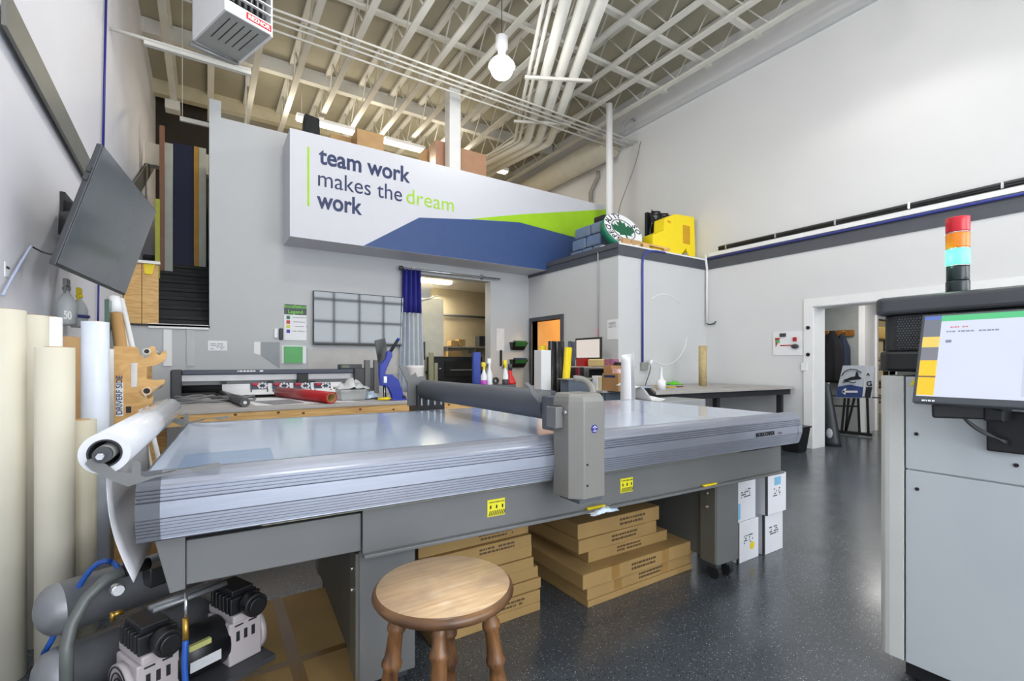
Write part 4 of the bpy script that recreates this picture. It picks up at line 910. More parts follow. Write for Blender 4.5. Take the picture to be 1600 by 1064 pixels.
r2 = nt.nodes.new('ShaderNodeValToRGB'); r2.color_ramp.elements[0].position = 0.5; r2.color_ramp.elements[1].position = 0.72; r2.color_ramp.elements[0].color = (0, 0, 0, 1); r2.color_ramp.elements[1].color = (0.8, 0.8, 0.8, 1); nt.links.new(n2.outputs['Fac'], r2.inputs[0])
mx = nt.nodes.new('ShaderNodeMix'); mx.data_type = 'RGBA'; nt.links.new(r2.outputs[0], mx.inputs[0]); nt.links.new(r1.outputs[0], mx.inputs[6]); mx.inputs[7].default_value = (*lin((160, 136, 112)), 1); nt.links.new(mx.outputs[2], bs.inputs['Base Color']); bs.inputs['Roughness'].default_value = 0.32
LEGW = wood_mat('stool_leg_wood', (70, 44, 26), (134, 92, 54), (6, 6, 2), 3, 0.3)
EDGE = wood_mat('stool_edge_wood', (66, 44, 28), (122, 86, 52), (2, 2, 8), 2, 0.3)
RS = 0.202
MB().lathe([(0.0, SZ-0.0005), (RS-0.012, SZ-0.0005), (RS-0.012, SZ+0.0005), (0.0, SZ+0.0005)], (SCX, SCY, 0), seg=64).build('seat_top', seatm, r)
MB().lathe([(RS-0.06, SZ-0.040), (RS-0.025, SZ-0.038), (RS-0.008, SZ-0.030), (RS, SZ-0.018), (RS-0.003, SZ-0.008), (RS-0.012, SZ)], (SCX, SCY, 0), seg=64).build('seat', EDGE, r, 'dark worn rim')
def leg(ax, ay, bx_, by_):
    p0 = Vector((ax, ay, SZ-0.035)); p1 = Vector((bx_, by_, 0)); L = (p1-p0).length
    d = (p1-p0).normalized(); a_, b_ = frame(p0, d); Mx = Matrix((a_, b_, d)).transposed()
    pr = [(0.018, 0), (0.019, 0.04), (0.020, 0.07), (0.026, 0.085), (0.027, 0.095), (0.021, 0.105), (0.022, 0.15), (0.024, 0.18), (0.029, 0.19), (0.029, 0.20), (0.021, 0.212), (0.024, 0.25), (0.029, 0.29), (0.030, 0.30), (0.022, 0.312), (0.023, 0.34), (0.026, 0.42), (0.022, 0.50), (0.018, 0.56), (0.017, L-0.01), (0.015, L)]
    return MB().lathe(pr, p0, Mx, 20)
lp = []
for k in range(4):
    a = math.radians(-30+90*k); ct = (math.cos(a), math.sin(a))
    lp.append((SCX+ct[0]*0.205, SCY+ct[1]*0.205)); leg(SCX+ct[0]*0.125, SCY+ct[1]*0.125, *lp[-1]).build('leg', LEGW, r)
for k in range(4):
    zz_ = 0.20+0.05*(k % 2); f_ = 1-zz_/0.63
    def lpnt(i):
        a = math.radians(-30+90*i); rr_ = 0.125+0.08*f_; return Vector((SCX+rr_*math.cos(a), SCY+rr_*math.sin(a), zz_))
    MB().cyl(lpnt(k), lpnt((k+1) % 4), 0.011, seg=10).build('stretcher', LEGW, r)

# ---------------------------------------------------------------- cartons under the table
def carton(nm, x0, x1, y0, y1, z0, z1, rz, lab, grp=None, mk=True, m=None, seed=1, tape=False):
    cx, cy = (x0+x1)/2, (y0+y1)/2; Mx = T((cx, cy, z0), rz); w2, d2, h = (x1-x0)/2, (y1-y0)/2, z1-z0
    r = thing(nm, lab, 'carton', (cx, cy, z0), rz, grp)
    MB(Mx).box(-w2, w2, -d2, d2, 0, h).build('carton_body', m or CARD, r, bevel=0.004)
    if mk: marks(MB(Mx), (-0.05+0.06*math.sin(seed), -d2-0.0005, h*0.60), UX, UZ, 0.21, 2, h*0.16, seed, 0.95).build('print', mat('carton_ink', (92, 72, 44), 0.6), r)
    if tape:
        MB(Mx).box(w2*0.35, w2*0.35+0.06, -d2-0.0006, -d2+0.02, h*0.1, h+0.0008).build('tape', mat('tan_tape', (158, 122, 68), 0.35), r); MB(Mx).box(-w2*0.55, -w2*0.55+0.06, -d2-0.0006, -d2+0.02, h*0.1, h+0.0008).build('tape', MATS['tan_tape'], r)
    return r
GR = 'flat brown cartons in the right stack under the table'
names = ['bottom carton of the right stack, thin, flat on the floor', 'second carton from the floor in the right stack, lighter front', 'third carton from the floor in the right stack, wide and taped', 'fourth carton of the right stack, small one set back', 'fifth carton of the right stack, just below the top one', 'top carton of the right stack with a printed lid']
RST = [(1.69, 2.56, 1.865, 2.72, 0.0, 0.035, 0.0), (1.69, 2.56, 1.87, 2.72, 0.036, 0.105, 0.0), (1.655, 2.565, 1.855, 2.72, 0.106, 0.185, -0.01), (1.78, 2.43, 1.95, 2.6, 0.186, 0.25, -0.015), (1.70, 2.33, 1.95, 2.58, 0.251, 0.325, 0.0), (1.71, 2.36, 1.955, 2.56, 0.326, 0.41, -0.02)]
for i, d in enumerate(RST): 
    cr = carton('flat_carton', *d[:6], d[6], names[i], GR, i != 0, None, i+2, i in (1, 2))
Mx = T((2.035, 2.26, 0.41), 0)
marks(MB(Mx), (-0.12, 0.02, 0.0), UX, UY, 0.28, 4, 0.014, 8, 0.9).build('lid_print', INK, cr)
GL = 'flat brown cartons in the left stack under the table'
nl = ['bottom', 'second', 'third', 'fourth', 'fifth', 'sixth', 'seventh', 'top']
zz_ = 0.0
for i in range(8):
    h = (0.045, 0.062, 0.056, 0.058, 0.058, 0.06, 0.06, 0.062)[i]; dx = (0.0, 0.0, 0.012, -0.0, -0.035, -0.04, -0.05, -0.055)[i]
    carton('flat_carton', 0.86+dx, 1.47+dx, 1.99+(0, 0.0, 0.01, 0.02, 0.01, 0.02, 0.01, 0.03)[i], 2.60, zz_, zz_+h, 0.0,
           ('%s carton of the left stack under the table' % nl[i]) + ('' if i else ', flat on the floor'), GL, i in (1, 4, 6, 7), None, i+20)
    zz_ += h+0.001
# big flat carton on the floor at the left
r = thing('floor_carton', 'large flat brown carton with crossed tape lying on the floor', 'carton', (0.46, 2.1, 0))
MB().box(0.075, 0.56, 1.50, 2.80, 0.0, 0.035).build('carton_body', CARD, r, bevel=0.003)
MB().box(0.29, 0.34, 1.499, 2.801, 0.034, 0.0362).build('tape', TAPE, r); MB().box(0.074, 0.561, 2.15, 2.19, 0.034, 0.0358).build('tape', TAPE, r)
# white archive boxes
GW = 'white shipping boxes beside the right pedestal'
def wbox(px0, pxr, x0, x1, y0, y1, z0, z1, lab, blue=None, yel=False, seed=1, rz=0.0):
    Mx = T(((x0+x1)/2, (y0+y1)/2, z0), rz); w2, d2, h = (x1-x0)/2, (y1-y0)/2, z1-z0
    r = thing('shipping_box', lab, 'box', ((x0+x1)/2, (y0+y1)/2, z0), rz, GW)
    MB(Mx).box(-w2, w2, -d2, d2, 0, h).build('carton_body', mat('white_card', (226, 227, 232), 0.6, var=0.02), r, bevel=0.003)
    MB(Mx).box(-w2-0.001, -w2+0.012, -d2-0.001, -d2+0.012, 0.0, h).build('seam', CHAR, r)
    if blue: MB(Mx).box(blue[0], blue[1], -d2-0.0015, -d2, blue[2], blue[3]).build('blue_label', mat('label_sky', (130, 192, 226), 0.5), r)
    if yel: MB(Mx).cyl((0.04, -d2-0.0015, 0.09), (0.04, -d2, 0.09), 0.026, seg=12).build('yellow_mark', YEL, r)
    marks(MB(Mx), (-w2*0.45, -d2-0.0004, h*0.62), UX, UZ, w2*0.95, 4, 0.008, seed, 0.6).build('print', mat('grey_ink', (90, 90, 96), 0.6), r)
wbox(0, 0, 2.868, 3.105, 1.745, 2.05, 0.0, 0.262, 'lower left white box, marked with a yellow spot', None, True, 3)
wbox(0, 0, 3.145, 3.385, 1.73, 2.03, 0.0, 0.275, 'lower right white box, plain with upright print', None, False, 4)
wbox(0, 0, 2.835, 3.08, 1.75, 2.04, 0.265, 0.585, 'upper left white box with two blue labels', (-0.11, -0.065, 0.02, 0.12), False, 5, 0.03)
wbox(0, 0, 3.125, 3.37, 1.70, 2.02, 0.277, 0.54, 'upper right white box with a blue label near its top', (-0.03, 0.05, 0.19, 0.245), False, 6)
# papers tucked on the beam
q = at(965, 762, y=1.60)
BM = TM_ @ Vector((1.60, 0.045, 0.612))
def crumple(c, sx, sy, sz, n=9, m=None, nm='crumpled', seed=1):
    rnd = random.Random(seed); b = MB()
    def f(u, v): return (c[0]+(u-.5)*sx+rnd.uniform(-1, 1)*sx*.06, c[1]+(v-.5)*sy+rnd.uniform(-1, 1)*sy*.06, c[2]+sz*(0.15+rnd.random()*0.85)*math.sin(PI*min(max(u, .08), .92))*math.sin(PI*min(max(v, .08), .92)))
    return b.grid(f, n, n)
BAGB = mat('blue_wrap', (150, 196, 226), 0.35, rgb2=(236, 240, 246), scale=14)
tag(crumple((1.53, 1.585, 0.612), 0.16, 0.045, 0.03, 10, seed=3).build('film_wrapper', BAGB, solid=0.001), 'crumpled blue and white wrapper lying on the beam ledge by the gantry', 'wrapper')
for (x_, lab) in ((1.70, 'yellow cutting knife lying on the beam ledge beside the blue wrapper'), (2.52, 'yellow cutting knife lying on the beam ledge above the right pedestal')):
    p = TM_ @ Vector((x_, 0.047, 0.615)); k_ = thing('utility_knife', lab, 'knife', tuple(p))
    MB().bar(p-vx*0.06, p+vx*0.05, 0.018, 0.010).build('handle', YEL, k_, bevel=0.003); MB().bar(p+vx*0.05, p+vx*0.085, 0.009, 0.003).build('blade', CHROME, k_)

fp = MB(TM_).box(0.07, 0.34, 0.10, 0.36, TZ+0.0002, TZ+0.0008).build('masking_film', mat('blue_film', (138, 160, 190), 0.18, var=0.06))
tag(fp, 'pale blue square of film lying on the near left corner of the glass top', 'film')
# ================================================================ cutting machine at the right
MX, MY1 = 2.35, 0.80
m = thing('cutting_machine', 'tall light grey industrial machine with signal tower at the right edge', 'machine', (2.7, 0.1, 0))
MGREY = mat('machine_grey', (190, 197, 200), 0.45, var=0.015, scale=2)
MLIGHT = mat('machine_light', (206, 208, 204), 0.4, var=0.015)
b = MB(); b.box(MX+0.012, 3.1, -0.75, 0.72, 0.10, 1.243); b.build('body', MGREY, m)
b = MB(); b.box(MX, MX+0.012, -0.75, 0.722, 0.10, 0.870); b.build('lower_panel', MGREY, m, bevel=0.002)
b = MB(); b.box(MX, MX+0.012, -0.75, 0.722, 0.876, 1.243); b.build('upper_panel', MGREY, m, bevel=0.002)
pts = [(MX, 0.728), (MX, 0.775)]+[(MX+0.04-0.04*math.cos(t), 0.775+0.04*math.sin(t)) for t in (0.4, 0.8, 1.2, 1.57)]+[(3.1, 0.815), (3.1, 0.728)]
MB().prism(pts, 'z', 0.10, 1.245).build('corner_column', MLIGHT, m, bevel=0.002)
MB().box(MX+0.06, 3.05, -0.7, 0.74, 0.02, 0.10).build('plinth', SOFTBLACK, m)
for (y, z) in ((0.1, 0), (0.6, 0)): MB().cyl((MX+0.1, y, 0), (MX+0.1, y, 0.03), 0.03, seg=12).build('foot', BLACK, m)
for (px, py) in ((1432, 678), (1588, 727), (1433, 764)):
    q = at(px, py, x=MX); MB().cyl((MX-0.003, q.y, q.z), (MX+0.004, q.y, q.z), 0.007, seg=12).build('screw', INK, m)
h = MB(); h.prism([(MX-0.0, 0.76), (MX+0.02, 0.795), (MX+0.06, 0.81), (3.05, 0.81), (3.05, -0.7), (MX, -0.7)], 'z', 1.345, 1.49); head = h.build('head_mesh_panel', mat('mesh_black', (40, 42, 44), 0.5, bump=0.8, bscale=220), m, bevel=0.006)
b = MB(); rnd = random.Random(2)
for (y0, y1) in ((0.655, 0.755), (0.575, 0.640)):
    ny = int((y1-y0)/0.0095)
    for i in range(ny):
        for k in range(13): 
            y = y0+i*0.0095+(0.0047 if k % 2 else 0); z = 1.357+k*0.0095; b.box(MX-0.0014, MX-0.0004, y, y+0.0042, z, z+0.005)
b.build('vent_holes', mat('vent_dot', (88, 92, 96), 0.5), m)
MB().box(MX-0.002, MX+0.01, 0.644, 0.651, 1.348, 1.488).build('panel_gap', INK, m)
MB().prism([(MX-0.01, 0.78), (MX+0.03, 0.82), (3.05, 0.82), (3.05, -0.7), (MX-0.01, -0.7)], 'z', 1.262, 1.345).build('head_skirt', BLACK, m, bevel=0.012)
MB().prism([(MX-0.02, 0.80), (MX+0.0, 0.825), (3.1, 0.825), (3.1, -0.75), (MX-0.02, -0.75)], 'z', 1.492, 1.565).build('head_cap', mat('cap_charcoal', (70, 72, 76), 0.35), m, bevel=0.02, seg=3)
q = at(1428, 598, x=MX-0.001); MB().sheet([(MX-0.001, q.y+0.014, q.z-0.010), (MX-0.001, q.y-0.014, q.z-0.010), (MX-0.001, q.y, q.z+0.015)], 0.001).build('warning_triangle', YST, m)
lx, ly = 2.45, 0.59
b = [(1.56, 1.615, 0.036, mat('tower_black', (20, 34, 36), 0.25), 'tower_base'), (1.615, 1.672, 0.034, mat('tower_black', (20, 34, 36), 0.25), 'tower_neck'),
     (1.676, 1.738, 0.036, mat('tower_green', (90, 230, 150), 0.3, emit=(90, 240, 150), estr=1.5), 'green_light'), (1.742, 1.800, 0.036, mat('tower_amber', (226, 124, 20), 0.25, emit=(226, 110, 10), estr=0.12), 'amber_light'),
     (1.804, 1.862, 0.036, mat('tower_red', (196, 24, 40), 0.25, emit=(196, 20, 30), estr=0.10), 'red_light')]
for z0, z1, rr_, mm, nm in b: MB().cyl((lx, ly, z0), (lx, ly, z1), rr_, seg=28).build(nm, mm, m, bevel=0.003)
for z in (1.674, 1.740, 1.802): MB().cyl((lx, ly, z-0.002), (lx, ly, z+0.002), 0.0345, seg=28).build('ring', CHROME, m)
pointl('signal_glow', (lx-0.06, ly+0.05, 1.71), 0.02, 0.25, (0.3, 1.0, 0.65))
# monitor on arm
O = Vector((2.245, 0.640, 1.476)); UU = Vector((0, -1, 0)); VV = Vector((-0.102, 0, -0.316)).normalized(); NN = UU.cross(VV)*-1
if NN.x > 0: NN = -NN
MM = Matrix((UU, VV, NN)).transposed().to_4x4(); MM = Matrix.Translation(O) @ MM
mon = MB(MM).box(0, 0.60, 0, 0.336, -0.030, 0.0).build('monitor', mat('bezel_grey', (72, 76, 82), 0.35), m, bevel=0.004)
def mr(nm, u0, u1, v0, v1, mm, e=0.0006): return MB(MM).box(u0, u1, v0, v1, 0.0002, 0.0004+e).build(nm, mm, mon)
def em(name, c, s=0.9): return mat(name, tuple(int(v*0.5) for v in c), 0.25, emit=c, estr=s)
mr('screen', 0.010, 0.590, 0.008, 0.312, em('screen_lav', (206, 212, 230)))
for (v0, v1, c, n_) in ((0.008, 0.022, (92, 116, 190), 'b'), (0.022, 0.088, (112, 118, 128), 'g1'), (0.088, 0.128, (228, 200, 100), 'y1'), (0.128, 0.178, (122, 124, 132), 'g2'), (0.178, 0.236, (250, 196, 40), 'o1'), (0.236, 0.242, (120, 100, 70), 'd'), (0.242, 0.308, (250, 192, 40), 'o2')):
    mr('menu_tile', 0.010, 0.058, v0, v1, em('menu_'+n_, c), 0.0008)
mr('title_bar', 0.058, 0.590, 0.008, 0.030, em('menu_green', (84, 190, 128)), 0.0010)
mr('side_pane', 0.27, 0.590, 0.045, 0.300, em('pane_grey', (190, 196, 212)), 0.0010)
marks(MB(MM), (0.075, 0.068, 0.0012), (1, 0, 0), (0, 1, 0), 0.16, 1, 0.005, 3).build('print', mat('screen_ink', (140, 146, 166), 0.5), mon)
marks(MB(MM), (0.075, 0.102, 0.0012), (1, 0, 0), (0, 1, 0), 0.05, 1, 0.010, 5).build('print', mat('screen_ink', (90, 96, 110), 0.5), mon)
marks(MB(MM), (0.075, 0.052, 0.0012), (1, 0, 0), (0, 1, 0), 0.06, 1, 0.004, 6).build('print', mat('screen_red_ink', (220, 120, 120), 0.5), mon)
marks(MB(MM), (0.014, 0.325, 0.0012), (1, 0, 0), (0, 1, 0), 0.06, 1, 0.006, 6).build('maker_print', WHITE, mon)
ar = MB(); ar.box(2.325, MX, 0.385, 0.485, 0.985, 1.13); ar.box(2.22, 2.33, 0.42, 0.47, 1.10, 1.15); ar.bar((2.25, 0.45, 1.13), (2.20, 0.60, 1.125), 0.035, 0.05); ar.box(2.19, 2.26, 0.36, 0.46, 1.16, 1.26); ar.bar((2.23, 0.44, 1.14), (2.23, 0.42, 1.22), 0.04, 0.04)
ar.build('monitor_arm', BLACK, m, bevel=0.006)
b = MB(); p0 = at(1497, 640, x=2.22); p1 = at(1575, 695, x=2.31)
for k in range(3): b.tube(bez(p0+Vector((0, 0.0, 0.012*k)), at(1500, 655+4*k, x=2.22), at(1540, 675+4*k, x=2.28), p1+Vector((0, 0, 0.006*k))), 0.004, 6)
b.tube([p0+Vector((0.0, 0.02*math.sin(t), 0.016*math.cos(t))) for t in [2*PI*k/12 for k in range(12)]], 0.006, 6, closed=True)
b.build('monitor_cables', BLACK, m)

# ================================================================ upright paper rolls at the left wall
RG = 'paper rolls standing along the left wall'
def roll(px, d, r_, ztop, mm, lab, core=None, tilt=(0, 0), nm='paper_roll'):
    u = (px-800)/735.0; x = (S_+u*C_)*d; y = (C_-u*S_)*d
    x = max(x, XL+r_+0.01)
    t = thing(nm, lab, 'roll', (x, y, 0), 0, RG)
    MB().hollow((x, y, 0), (x+tilt[0], y+tilt[1], ztop), r_, r_*0.5, 36).build('paper', mm, t)
    MB().hollow((x, y, 0.002), (x+tilt[0], y+tilt[1], ztop+0.004), r_*0.52, r_*0.42, 24).build('core', core or CARD_L, t)
    return t
roll(6, 1.93, 0.066, 1.515, CREAM, 'fat cream paper roll at the left edge of the photo')
roll(53, 2.17, 0.050, 1.515, CREAM, 'cream paper roll behind the fat one at the left edge')
roll(80, 2.25, 0.040, 1.515, PAPER, 'white paper roll, third from the left edge')
roll(86, 1.98, 0.063, 1.362, CREAM, 'broad cream roll with brown core behind the silver air tank', CARD_L)
roll(129, 2.16, 0.050, 1.035, mat('dull_cream', (214, 208, 188), 0.6), 'shortest cream roll, right of the broad cream roll')
roll(149, 2.42, 0.056, 1.507, mat('pale_blue_film', (222, 230, 244), 0.3), 'pale blue-white roll beside the film roll on the table end')
roll(108, 2.55, 0.058, 1.435, CARD_L, 'brown card tube standing behind the broad cream roll')
roll(172, 2.9, 0.04, 1.38, PAPER, 'slim white roll squeezed between the pale blue roll and the plywood cradle')

# ================================================================ air compressor
CM = T((-0.42, 2.10, 0), math.radians(25))
cp = thing('air_compressor', 'twin tank air compressor with silver tanks on the floor at lower left', 'compressor', (-0.3, 2.0, 0), math.radians(25))
TANK = mat('silver_tank', (150, 152, 156), 0.35, 0.55, var=0.08, scale=8)
def tank(y, z, r_, L, lab=None, x0=0.0):
    prf = [(0.0, 0.0)]+[(r_*math.sin(t), r_*0.7*(1-math.cos(t))) for t in (0.3, 0.6, 0.9, 1.2, 1.57)]+[(r_*1.01, r_*0.72), (r_*1.01, r_*0.75), (r_, r_*0.76), (r_, L-r_*0.7)]+[(r_*math.cos(t), L-r_*0.7+r_*0.7*math.sin(t)) for t in (0.4, 0.8, 1.2, 1.5)]
    R = Matrix(((0, 0, 1), (0, 1, 0), (-1, 0, 0)))
    MB(CM).lathe(prf, (x0, y, z), R, 32).build('tank', TANK, cp)
tank(0.12, 0.445, 0.088, 0.56, x0=-0.02); tank(0.06, 0.245, 0.088, 0.56, x0=-0.04)
b = MB(CM)
for xx in (0.10, 0.44): b.box(xx, xx+0.03, -0.02, 0.14, 0.02, 0.17)
b.build('foot_bracket', CHAR, cp)
for xx in (0.08, 0.46): MB(CM).cyl((xx+0.02, 0.0, 0.03), (xx+0.02, 0.1, 0.03), 0.03, seg=16).build('rubber_foot', RUBBER, cp)
MB(CM).box(0.02, 0.54, -0.36, 0.02, 0.165, 0.185).build('base_plate', CHAR, cp)
PUMP = mat('pump_cast', (186, 178, 180), 0.45, var=0.05)
def pump(x):
    b = MB(CM); b.box(x, x+0.12, -0.30, -0.14, 0.185, 0.34); b.box(x+0.01, x+0.11, -0.31, -0.13, 0.34, 0.37); b.build('pump_body', PUMP, cp, bevel=0.006)
    b = MB(CM)
    for k in range(6): b.box(x+0.005, x+0.115, -0.30+0.026*k, -0.285+0.026*k, 0.37, 0.43)
    b.box(x+0.02, x+0.10, -0.28, -0.15, 0.37, 0.45); b.build('cylinder_head', BLACK, cp, bevel=0.003)
    b = MB(CM); b.cyl((x+0.07, -0.31, 0.40), (x+0.07, -0.355, 0.40), 0.042, seg=24); b.cyl((x+0.07, -0.355, 0.40), (x+0.07, -0.365, 0.40), 0.03, seg=24); b.build('air_filter', BLACK, cp, bevel=0.003)
    b = MB(CM)
    for k in range(3): b.box(x+0.025+k*0.028, x+0.037+k*0.028, -0.302, -0.299, 0.27, 0.305)
    b.box(x+0.02, x+0.05, -0.302, -0.299, 0.325, 0.330); b.box(x+0.07, x+0.10, -0.302, -0.299, 0.325, 0.330)
    b.build('cooling_slots', INK, cp)
pump(0.12); pump(0.40)
b = MB(CM); b.cyl((0.235, -0.22, 0.27), (0.405, -0.22, 0.27), 0.085, seg=32); b.build('motor', BLACK, cp)
for xx in (0.10, 0.52):
    b = MB(CM); b.hollow((xx, -0.22, 0.25), (xx+0.02, -0.22, 0.25), 0.082, 0.05, 32); b.build('fan_cover', PUMP, cp)
b = MB(CM)
for k in range(4): b.tube([(0.10, -0.22+(0.02+0.018*k)*math.cos(t), 0.25+(0.02+0.018*k)*math.sin(t)) for t in [2*PI*j/20 for j in range(20)]], 0.003, 5, closed=True)
b.build('fan_guard', BLACK, cp)
MB(CM).box(0.27, 0.37, -0.306, -0.302, 0.24, 0.275).build('rating_plate', mat('plate_white', (206, 208, 214), 0.4), cp)
MB(CM).box(0.27, 0.34, -0.300, -0.285, 0.31, 0.328).build('rating_plate', mat('plate_yellow', (190, 190, 120), 0.4), cp)
for dx in (0.0, 0.03): 
    b = MB(CM); b.cyl((0.20, -0.20+dx, 0.455), (0.44, -0.20+dx, 0.455), 0.010, seg=10); b.build('air_pipe', TANK, cp)
hp = [at(104, 1075, y=1.93), at(104, 1010, y=1.95), at(112, 975, y=1.98), at(135, 935, y=2.0), at(165, 905, y=2.03), at(192, 893, y=2.05)]
b = MB(); b.tube(hp, 0.017, 14); b.build('carry_handle', mat('handle_grey', (96, 100, 98), 0.4), cp)
MB().tube([at(192, 893, y=2.05), at(212, 886, y=2.07), at(232, 880, y=2.09)], 0.021, 14).build('handle_grip', BLACK, cp)
MB().tube([at(104, 1075, y=1.93), Vector((at(104, 1075, y=1.93).x+0.05, 2.0, 0.17))], 0.017, 12).build('carry_handle', mat('handle_grey', (96, 100, 98), 0.4), cp)
b = MB(CM); b.box(0.26, 0.34, -0.02, 0.05, 0.46, 0.53); b.box(0.36, 0.40, -0.05, 0.04, 0.45, 0.56); b.build('pressure_switch', BLACK, cp, bevel=0.006)
for (xx, yy, zz_) in ((0.16, -0.01, 0.50), (0.40, -0.06, 0.52)):
    b = MB(CM); b.cyl((xx, yy, zz_), (xx, yy-0.03, zz_), 0.020, seg=24); b.build('pressure_gauge', CHROME, cp, bevel=0.002); b = MB(CM); b.cyl((xx, yy-0.03, zz_), (xx, yy-0.031, zz_), 0.017, seg=24); b.build('gauge_dial', PAPER, cp)
for (xx, yy, zz_) in ((0.13, -0.08, 0.44), (0.30, -0.08, 0.55)):
    b = MB(CM); b.cyl((xx, yy, zz_), (xx+0.03, yy, zz_), 0.009, seg=8); b.cyl((xx, yy, zz_-0.02), (xx, yy, zz_+0.01), 0.007, seg=8); b.build('brass_fitting', BRASS, cp)
tag(MB().tube(bez(at(68, 1022, y=2.22), at(112, 950, y=2.2), at(135, 862, y=2.2), at(176, 878, y=2.2), 10)+bez(at(176, 878, y=2.2), at(182, 882, y=2.18), at(186, 888, y=2.16), at(187, 896, y=2.14), 4), 0.009, 8).build('blue_air_hose', HOSE), 'blue air hose arching up behind the silver compressor tank', 'hose')
hh = thing('hanging_air_hose', 'blue air hose with brass coupling hanging in front of the compressor', 'hose', tuple(at(288, 930, y=1.80)))
MB().tube([at(291, 925, y=1.82), at(290, 965, y=1.80)], 0.005, 8).build('steel_tip', CHROME, hh); MB().tube([at(290, 965, y=1.80), at(290, 1002, y=1.79)], 0.009, 10).build('coupling', BRASS, hh)
MB().tube(bez(at(290, 1000, y=1.79), at(289, 1030, y=1.78), at(282, 1060, y=1.77), Vector((-0.02, 1.75, 0.05))), 0.009, 10).build('hose', HOSE, hh)
tag(MB().tube(bez(at(198, 888, y=2.2), at(194, 845, y=2.2), at(215, 850, y=2.2), at(226, 884, y=2.12)), 0.011, 10).build('rubber_hose_loop', mat('brown_hose', (70, 48, 42), 0.5)), 'short brown and black rubber hose loop above the compressor handle', 'hose')
tag(MB().tube(bez((0.12, 1.9, 0.16), (0.16, 1.95, 0.01), (0.02, 2.3, 0.008), (0.05, 2.6, 0.008)), 0.006, 8).build('power_cord', BLACK), 'black power cord on the floor behind the compressor', 'cord')

# ================================================================ plywood cradle with tubes
PY_ = 3.55
def pp(px, py): q = at(px, py, y=PY_); return (q.x, q.z)
r = thing('plywood_cradle', 'plywood roll cradle marked DRIVERF SIDE at the left end of the bench', 'rack', (pp(200, 600)[0], PY_, 0))
b = MB(); zb = 0.0
x178, x204, x214 = pp(178, 600)[0], pp(204, 600)[0], pp(214.5, 600)[0]
b.prism([(x178, 0.0), pp(178, 541), (x204, pp(204, 541)[1]), (x204, 0.0)], 'y', PY_, PY_+0.018)
b.prism([(x204, pp(204, 541)[1]), (x214, pp(214, 543)[1]), (x214, pp(214, 567)[1]), (x204, pp(204, 567)[1])], 'y', PY_, PY_+0.018)
b.prism([(x204, pp(204, 605)[1]), (x214, pp(214, 605)[1]), (x214, 0.0), (x204, 0.0)], 'y', PY_, PY_+0.018)
b.prism([(x214, pp(214, 543)[1]), pp(217, 549), pp(221, 556), pp(227, 560), pp(232, 556), pp(233, 543), pp(238, 540), pp(243, 543), pp(243, 551), pp(249, 555), pp(254, 550), pp(258, 547), pp(261, 553), pp(258, 563), pp(246, 570), pp(230, 573), pp(229, 592), pp(241, 594), pp(258, 593), pp(256, 600), pp(240, 604), pp(228, 609), pp(224, 618), pp(232, 624), pp(240, 618), pp(238, 630), pp(226, 637), pp(216, 640), (x214, 0.0)], 'y', PY_, PY_+0.018)
b.build('side_panel', PLY, r)
b = MB(); b.box(x178, x178+0.02, PY_+0.018, PY_+0.9, 0, 0.3); b.box(x178, x214, PY_+0.88, PY_+0.9, 0, 1.3); b.build('rear_panel', PLY, r)
l0, l1 = pp(181, 597), pp(192.5, 650)
lb = MB().box(l0[0], l1[0], PY_-0.002, PY_, l1[1], l0[1]).build('name_card', WHITE, r)
text('lettering', 'DRIVERF SIDE', 0.040, (l1[0]-0.004, PY_-0.003, l1[1]+0.008), UZ, -UX, NAVY, lb, off=0.0004, space=0.95)
MB().box(pp(197, 635)[0], pp(205, 635)[0], PY_-0.002, PY_, pp(200, 645)[1], pp(200, 635)[1]).build('slot', INK, r)
def hroll(px, py, rr_, L, m_, lab, y=PY_-0.03, nm='media_roll', core=INK):
    q = at(px, py, y=y); t = thing(nm, lab, 'roll', tuple(q)); MB().hollow(q, q+Vector((0, L, 0)), rr_, rr_*0.7, 28).build('media', m_, t); MB().cyl(q+Vector((0, 0.01, 0)), q+Vector((0, L, 0)), rr_*0.68, seg=16).build('core', core, t); return t
hroll(229, 549, 0.019, 0.8, CREAM, 'thin white media roll on the upper hooks of the plywood cradle')
hroll(229, 611, 0.024, 0.9, mat('peach_roll', (226, 192, 152), 0.5), 'peach coloured media roll on the lower hooks of the plywood cradle')
q0 = at(209, 608, y=PY_+0.35); q1 = at(209, 560, y=PY_+0.35)
tag(MB().cyl((q0.x, PY_+0.45, 0.0), (q0.x, PY_+0.40, q1.z+0.02), 0.045, seg=28).build('white_roll', PAPER), 'white roll standing inside the plywood cradle, seen through its slot', 'roll')
# leaning tubes behind the cradle
def lean(pa, pb, rr_, m_, lab, y=PY_+0.55, nm='card_tube', cap=None):
    a, c = at(*pa, y=y+0.1), at(*pb, y=y); d = (c-a).normalized(); t_ = a.z/(-d.z) if d.z < 0 else 0
    foot = a+(c-a)*((a.z-rr_*0.2)/(a.z-c.z)); t = thing(nm, lab, 'tube', tuple(foot)); MB().hollow(foot, a, rr_, rr_*0.6, 24).build('tube', m_, t)
    if cap: MB().cyl(a-d*0.01, a+d*0.11, rr_*1.04, seg=24).build('tube_end', cap, t)
    return t
lean((178, 467), (189, 541), 0.036, mat('kraft_tube', (190, 148, 96), 0.6), 'brown card tube with white end leaning behind the plywood cradle', cap=WHITE)
lean((190, 467), (207, 541), 0.015, WHITE, 'right of two slim white tubes leaning behind the plywood cradle')
lean((186.5, 474), (199.5, 541), 0.010, CREAM, 'left of two slim white tubes leaning behind the plywood cradle')
a = at(171, 470, y=PY_+0.6)
